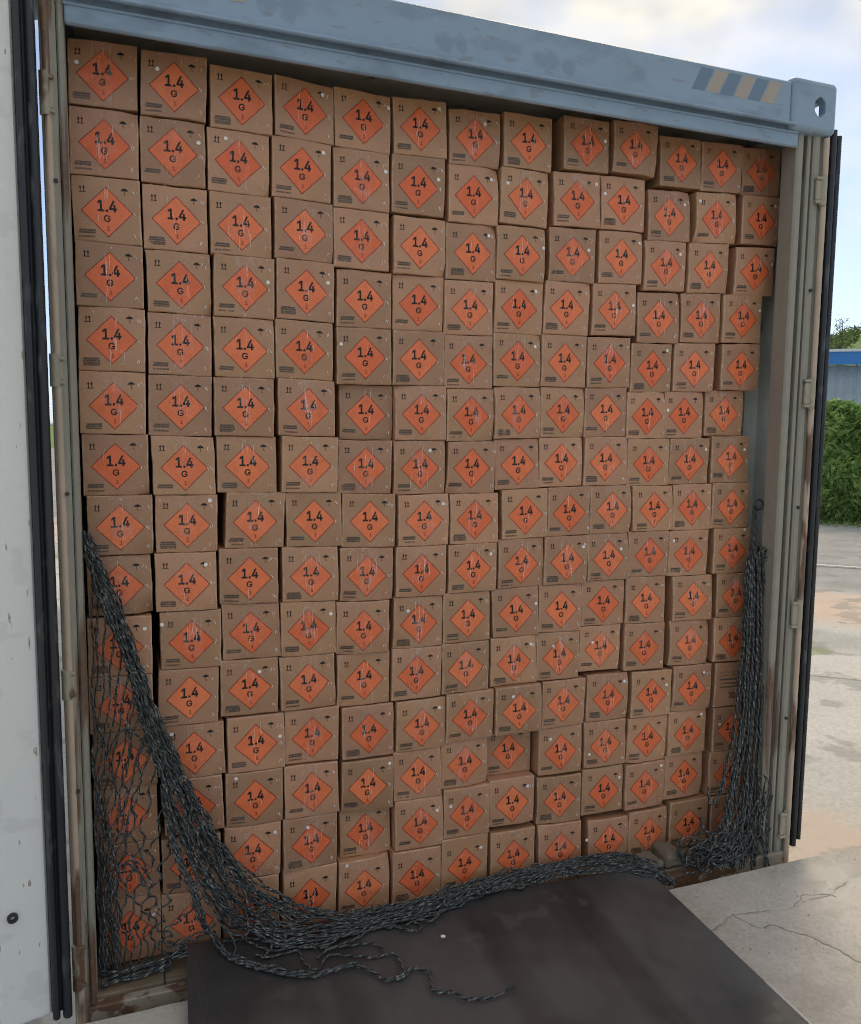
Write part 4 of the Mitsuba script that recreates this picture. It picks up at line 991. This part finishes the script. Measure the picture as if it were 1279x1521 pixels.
LOOPS = [[(0.188, 0.085, 0.568), (0.209, 0.085, 0.398), (0.262, 0.060, 0.239), (0.309, 0.100, 0.074), (0.364, 0.004, 0.041), (0.462, -0.090, 0.041), (0.522, -0.130, 0.041), (0.584, -0.156, 0.041), (0.677, -0.147, 0.041), (0.735, -0.190, 0.041), (0.768, -0.245, 0.041), (0.811, -0.246, 0.041), (0.847, -0.222, 0.041), (0.893, -0.255, 0.041), (0.874, -0.326, 0.041), (0.925, -0.356, 0.041), (0.946, -0.390, 0.041), (1.045, -0.409, 0.041)],
    [(0.199, 0.085, 0.567), (0.220, 0.085, 0.396), (0.273, 0.060, 0.237), (0.321, 0.100, 0.067), (0.375, 0.004, 0.044), (0.471, -0.082, 0.044), (0.533, -0.123, 0.044), (0.605, -0.150, 0.044), (0.707, -0.143, 0.044)],
    [(0.437, -0.001, 0.041), (0.473, -0.027, 0.041), (0.515, -0.026, 0.041), (0.565, -0.027, 0.041), (0.560, -0.075, 0.041), (0.590, -0.128, 0.041), (0.644, -0.080, 0.041), (0.724, -0.112, 0.041), (0.767, -0.135, 0.041), (0.820, -0.131, 0.041), (0.829, -0.193, 0.041), (0.803, -0.237, 0.041), (0.768, -0.245, 0.041)],
    [(0.625, -0.042, 0.041), (0.710, -0.057, 0.041), (0.767, -0.064, 0.041), (0.796, -0.115, 0.041)],
    [(0.601, -0.083, 0.043), (0.659, -0.052, 0.043), (0.748, -0.028, 0.043), (0.807, 0.019, 0.043), (0.836, 0.089, 0.043)],
    [(0.825, 0.100, 0.055), (0.826, 0.008, 0.045), (0.849, -0.018, 0.045), (0.876, 0.017, 0.045), (0.874, 0.079, 0.045)],
    [(0.848, 0.100, 0.050), (0.884, -0.033, 0.042), (0.920, -0.061, 0.042), (0.944, -0.041, 0.042), (0.925, -0.004, 0.042), (0.882, 0.008, 0.042), (0.852, 0.053, 0.042)],
    [(1.153, 0.099, 0.042), (1.098, 0.039, 0.042), (1.052, 0.031, 0.042), (1.017, 0.044, 0.042), (0.910, 0.024, 0.042)],
    [(0.469, 0.100, 0.174), (0.454, 0.100, 0.079), (0.495, 0.054, 0.045), (0.446, -0.033, 0.045)],
    [(0.558, 0.100, 0.100), (0.588, 0.091, 0.050), (0.652, 0.046, 0.050), (0.742, 0.057, 0.050), (0.798, 0.099, 0.050)],
    [(0.351, 0.089, 0.043), (0.429, 0.078, 0.043), (0.519, 0.010, 0.043), (0.612, -0.034, 0.043)],
    [(0.655, 0.058, 0.042), (0.657, -0.004, 0.042), (0.632, -0.063, 0.042)],
    [(0.272, 0.070, 0.521), (0.259, 0.070, 0.355), (0.290, 0.070, 0.263), (0.351, 0.100, 0.118), (0.387, 0.074, 0.042), (0.373, 0.012, 0.042)],
    [(0.352, 0.075, 0.349), (0.356, 0.075, 0.222), (0.351, 0.100, 0.118)]]
HANG_LEFT = [(2.313, 0.100, 1.318), (2.316, 0.100, 1.222), (2.297, 0.085, 1.153), (2.274, 0.075, 1.126), (2.260, 0.065, 0.951), (2.241, 0.050, 0.700), (2.205, 0.035, 0.451), (2.133, 0.015, 0.210), (2.084, 0.000, 0.095), (2.041, -0.015, 0.008)]
HANG_RIGHT = [(2.320, 0.100, 1.318), (2.329, 0.100, 1.221), (2.329, 0.085, 1.152), (2.335, 0.075, 1.123), (2.350, 0.065, 0.944), (2.356, 0.050, 0.688), (2.359, 0.035, 0.430), (2.367, 0.015, 0.171), (2.365, 0.000, 0.045), (2.360, -0.015, -0.054)]
HANG_LOOPS = [[(2.063, 0.020, 0.180), (2.077, 0.020, 0.139), (2.131, 0.020, 0.106), (2.173, 0.020, 0.135)],
    [(2.345, 0.015, 0.305), (2.371, 0.015, 0.256), (2.366, 0.015, 0.180), (2.346, 0.015, 0.146)],
    [(2.099, 0.030, 0.287), (2.121, 0.030, 0.218), (2.150, 0.030, 0.253), (2.180, 0.030, 0.378)]]

net = thing('cargo_net', 'grey black knotted rope net slumped across the doorway', 'net')
ng = np.random.default_rng(77)


def spline(P, n):
    from scipy.interpolate import CubicSpline, PchipInterpolator
    P = np.asarray(P, float)
    t = np.concatenate([[0], np.cumsum(np.linalg.norm(np.diff(P, axis=0), axis=1) + 1e-6)])
    return PchipInterpolator(t, P)(np.linspace(0, t[-1], n))


def resample(P, step):
    t = np.concatenate([[0], np.cumsum(np.linalg.norm(np.diff(P, axis=0), axis=1) + 1e-7)])
    n = max(4, int(t[-1] / step))
    tt = np.linspace(0, t[-1], n)
    return np.stack([np.interp(tt, t, P[:, k]) for k in range(3)], -1), tt


def plate_z(x, y):
    x, y = np.asarray(x), np.asarray(y)
    v = np.clip((0.07 - 0.07 * (x - 0.25) / 1.57 + 0.05 - y) / 2.15, 0, 1)
    u = np.clip((x - 0.2) / 1.58, 0, 1)
    inside = (x > 0.2) & (x < 1.83) & (y < 0.13)
    return np.where(inside, 0.0135 + 0.004 * np.sin(u * 3.1) * np.sin(v * 2.6) + 0.022 * (1 - v) ** 2, 0.0)


def wander(P, amp, freq):
    q = np.asarray(P) * freq + ng.uniform(0, 50)
    return P + amp * (np.stack([meshkit.fbm(q + 10 * k, 2, k) for k in range(3)], -1) - 0.5) * 2


def cord(P, r=0.0045, name='cord', sides=7, step=0.006):
    P, s = resample(np.asarray(P, float), step)
    P[:, 1] = np.minimum(P[:, 1], 0.128)
    low = plate_z(P[:, 0], P[:, 1]) + r
    P[:, 2] = np.where((P[:, 0] > 0.2) & (P[:, 0] < 1.84), np.maximum(P[:, 2], low), P[:, 2])
    t = np.gradient(P, axis=0); t /= np.linalg.norm(t, axis=1, keepdims=True) + 1e-9
    a = np.cross(t, [0.13, 0.97, 0.2]); a /= np.linalg.norm(a, axis=1, keepdims=True) + 1e-9
    b = np.cross(t, a)
    ang = np.arange(sides + 1) * 2 * math.pi / sides
    tw = s / 0.030 * 2 * math.pi
    rad = r * (1 + 0.24 * np.cos(2 * (ang[None] + tw[:, None] * 0.5))) * (1 + 0.10 * (ng.uniform(size=(len(P), 1)) - 0.5))
    V = P[:, None] + rad[..., None] * (np.cos(ang)[None, :, None] * a[:, None] + np.sin(ang)[None, :, None] * b[:, None])
    k = sides + 1
    i, j = np.meshgrid(np.arange(len(P) - 1), np.arange(sides), indexing='ij')
    q = np.stack([i * k + j, i * k + j + 1, (i + 1) * k + j + 1, (i + 1) * k + j], -1).reshape(-1, 4)
    uv = np.stack([np.broadcast_to(ang / (2 * math.pi), (len(P), k)), np.broadcast_to((s / 0.034)[:, None], (len(P), k))], -1).reshape(-1, 2)
    return add(name, trimesh.Trimesh(V.reshape(-1, 3), np.vstack([q[:, [0, 1, 2]], q[:, [0, 2, 3]]]), process=False), 'rope', net, smooth=True, uv=uv)


def knot(p, r=0.010):
    m = trimesh.creation.icosphere(2, r)
    v = m.vertices * [1.0, 0.8, 1.15]
    v = v * (1 + 0.30 * (meshkit.fbm(v * 130 + ng.uniform(0, 40), 2)[:, None] - 0.5))
    uv = np.stack([np.arctan2(v[:, 1], v[:, 0]) / (2 * math.pi), v[:, 2] / 0.02], -1)
    return add('knot', trimesh.Trimesh(v + p, m.faces, process=False), 'rope', net, smooth=True, uv=uv)


N = 240
U_, L_ = spline(NET_UPPER, N), spline(NET_LOWER, N)
bundle = []
nc = 30
for i in range(nc):
    w = np.clip((i + 0.5) / nc + ng.normal(0, 0.04), 0, 1)
    ww = np.clip(w + 0.20 * (meshkit.fbm(np.stack([np.linspace(0, 7, N), np.full(N, i * 3.1), np.zeros(N)], -1), 2, 9) - 0.5) * 2, 0, 1)
    ww = ww + 0.024 * np.sin(np.linspace(0, 2 * math.pi * 24, N) + (i % 2) * math.pi + 0.6 * math.sin(i))
    P = U_ * (1 - ww[:, None]) + L_ * ww[:, None]
    P = wander(wander(P, 0.015, 9.0), 0.006, 34.0)
    P[:, 1] += ng.normal(0, 0.008) - 0.012 * np.sin(np.linspace(0, math.pi, N))
    bundle.append(P)
    cord(P[: N if i % 4 else int(N * ng.uniform(0.7, 0.95))], ng.uniform(0.0023, 0.0035))
    for k in range(4 + 5 * (i % 2), N - 8, 10):
        if ng.uniform() < 0.28:
            knot(P[k] + [0, -0.002, 0], ng.uniform(0.0045, 0.0065))
# cross ties that make the collapsed mesh, with their knots
for i in range(120):
    a_, b_ = ng.choice(nc, 2, replace=False)
    if abs(a_ - b_) > 9:
        continue
    k = ng.integers(6, N - 14); k2 = k + ng.integers(2, 9)
    p, q = bundle[a_][k], bundle[b_][min(k2, N - 1)]
    mid = (p + q) / 2 + ng.normal(0, 0.010, 3) + [0, -0.006, 0]
    cord(spline([p, mid, q], 14), 0.0034)
    if i % 2 == 0:
        knot(p + [0, -0.003, 0], 0.0070)
# loose loops on the plate
for i, lp in enumerate(LOOPS):
    P = wander(spline(lp, 160), 0.0035, 22.0)
    cord(P, 0.0048 if i < 2 else 0.0038)
    if i < 2:
        Q = P + np.stack([0.004 * np.cos(np.linspace(0, 60, 160)), 0.0 * P[:, 0], 0.004 + 0.004 * np.sin(np.linspace(0, 60, 160))], -1)
        cord(Q[:130], 0.0038)
for i in range(9):   # frayed end
    e = np.array(LOOPS[0][-1])
    d = np.array([0.05, ng.normal(0, 0.018), ng.uniform(-0.002, 0.012)])
    cord(spline([e, e + d * 0.5 + ng.normal(0, 0.003, 3), e + d], 10), 0.0011, sides=5, step=0.004)
for i in range(16):  # slack ends and small loops along the pile
    k = ng.integers(150, N - 25)
    p = bundle[ng.integers(0, nc)][k]; q = bundle[ng.integers(0, nc)][k + ng.integers(4, 14)]
    out = (p + q) / 2 + [ng.normal(0, 0.02), -ng.uniform(0.015, 0.045), 0.0]
    cord(wander(spline([p, p * 0.4 + out * 0.6, out, q * 0.4 + out * 0.6, q], 50), 0.004, 20), 0.0044)
# the part of the net still hanging against the left-hand cartons
for i in range(19):
    if i < 10:
        x0, top_i = 0.010 + 0.006 * i, int(8 + 5 * i)
        x1 = 0.008 + 0.006 * i
    else:
        x0, top_i = 0.05 + 0.024 * (i - 9), int(30 + 9 * (i - 9))
        x1 = 0.055 + 0.020 * (i - 9)
    p = L_[min(top_i, 105)]
    n = 24
    zz = np.linspace(p[2], 0.012, n)
    zig = (0.004 if i < 10 else 0.010) * np.where(np.arange(n) % 4 < 2, 1, -1) * np.sin(np.linspace(0.2, 2.9, n))
    xx = p[0] + (x1 - p[0]) * np.minimum(np.linspace(0, 1, n) * 2.2, 1) + zig
    P = np.stack([np.clip(xx, 0.006, 0.33), 0.098 + 0.012 * ng.normal(size=1) + 0.006 * np.sin(np.linspace(0, 9, n) + i), zz], -1)
    cord(wander(spline(P, 160), 0.0035, 12), 0.0026)
    for k in range(3, n - 2, 5):
        knot(P[k] + [0, -0.003, 0], 0.0055)
for i in range(4):
    z0 = ng.uniform(0.05, 0.75)
    x0 = ng.uniform(0.01, 0.04)
    cord(wander(spline([(x0, 0.085, z0), (x0 + 0.06, 0.095, z0 + ng.uniform(0.04, 0.14)), (x0 + 0.12, 0.095, z0 + ng.normal(0, 0.06))], 40), 0.006, 14), 0.0028)
for i in range(9):   # the hem of the curtain, gathered on the floor
    z0 = ng.uniform(0.006, 0.035)
    cord(wander(spline([(0.012, 0.075 + 0.02 * ng.normal(), z0), (0.09, 0.09 - ng.uniform(0, 0.03), z0 + ng.normal(0, 0.01)), (0.18 + ng.uniform(0, 0.1), 0.10 - ng.uniform(0, 0.04), z0 + 0.012)], 60), 0.008, 16), 0.0034)
# hanging bunch on the right-hand post
HL, HR = spline(HANG_LEFT, 160), spline(HANG_RIGHT, 160)
ring_ = trimesh.creation.torus(0.018, 0.004, 24, 10); ring_.apply_transform(trimesh.transformations.rotation_matrix(math.pi / 2, (1, 0, 0))); ring_.apply_translation((2.322, 0.085, 1.325))
add('hook_ring', ring_, 'dark_steel', net, smooth=True)
hang = []
for i in range(24):
    w = np.clip((i + 0.5) / 24 + ng.normal(0, 0.03), 0, 1)
    ww = np.clip(w + 0.16 * (meshkit.fbm(np.stack([np.linspace(0, 5, 160), np.full(160, i * 5.3), np.zeros(160)], -1), 2, 21) - 0.5) * 2, 0, 1)
    P = HL * (1 - ww[:, None]) + HR * ww[:, None]
    P[:, 1] += 0.012 * math.sin(i * 2.1) * np.minimum(np.linspace(0, 4, 160), 1)
    P = wander(P, 0.0055, 16)
    k0 = 0 if i in (10, 13) else 19 + i % 3
    end = 160 if i > 6 else 152 - 4 * (6 - i)
    hang.append(P)
    cord(P[k0:end], ng.uniform(0.0030, 0.0042))
for i in range(44):
    a_ = ng.integers(0, 22)
    k = ng.integers(50, 150)
    cord(spline([hang[a_][k], (hang[a_][k] + hang[a_ + 1][min(k + 6, 159)]) / 2 + ng.normal(0, 0.004, 3), hang[a_ + 1][min(k + ng.integers(3, 12), 159)]], 10), 0.0034)
    knot(hang[a_][k] + [0, -0.003, 0], 0.0062)
for i in range(7):   # the big knot
    c0 = np.array([2.322, 0.072, 1.142]) + ng.normal(0, 0.006, 3)
    th = np.linspace(0, 2 * math.pi * 1.15, 40) + i
    ax = ng.normal(size=3); ax /= np.linalg.norm(ax); bx_ = np.cross(ax, ng.normal(size=3)); bx_ /= np.linalg.norm(bx_)
    cord(c0 + 0.020 * (np.cos(th)[:, None] * bx_ + np.sin(th)[:, None] * np.cross(ax, bx_)) + np.linspace(0, 0.02, 40)[:, None] * ax, 0.0050)
for lp in HANG_LOOPS:
    cord(wander(spline(lp, 60), 0.003, 20), 0.0044)
# coil lying on the floor under the bunch
for i in range(22):
    c0 = np.array([2.075, -0.005, 0.045]) + ng.normal(0, 1, 3) * [0.045, 0.012, 0.022]
    R = ng.uniform(0.028, 0.062)
    th = np.linspace(0, 2 * math.pi * ng.uniform(0.6, 1.2), 60) + ng.uniform(0, 6)
    P = c0 + np.stack([R * np.cos(th), 0.02 * np.cos(th + ng.uniform(0, 6)), R * 0.85 * np.sin(th)], -1)
    P[:, 2] = np.maximum(P[:, 2], 0.004)
    cord(wander(P, 0.022, 13), 0.0034)
for i in range(44):
    x0, x1 = 2.00 + ng.uniform(0, 0.16), 2.28 + ng.normal(0, 0.05)
    P = [(x0, 0.0, ng.uniform(0.01, 0.09)), (x0 * 0.6 + x1 * 0.4, ng.normal(0.0, 0.015), ng.uniform(0.0, 0.10)), (x1, 0.0, ng.uniform(0.0, 0.30))]
    cord(wander(spline(P, 50), 0.016, 12), 0.0031)

# ------------------------------------------------------------------ scraps on the container floor
def scrap(name, label, x0, x1, y0, y1, h, seed):
    m = bx(x0, x1, y0, y1, 0.0, h, 0.010).subdivide().subdivide().subdivide()
    v = m.vertices
    n = meshkit.fbm(v * 22 + seed, 3)
    v = v + np.stack([0.012 * (n - 0.5), 0.010 * (meshkit.fbm(v * 22 + seed + 20, 3) - 0.5), np.where(v[:, 2] > 0.01, 0.034 * (meshkit.fbm(v * 14 + seed + 40, 3) - 0.5), 0.0)], -1)
    k = thing(name, label, 'scrap')
    scene[k] = mikit.ply(trimesh.Trimesh(v, m.faces, process=False), 'mat_torn_cardboard', smooth=40)


scrap('cardboard_scrap', 'crumpled beige cardboard scrap beside the end of the rope bundle', 1.845, 1.925, 0.035, 0.125, 0.030, 3)
scrap('cardboard_scrap', 'folded beige cardboard scrap next to the coil of net', 1.930, 2.005, 0.03, 0.125, 0.050, 9)
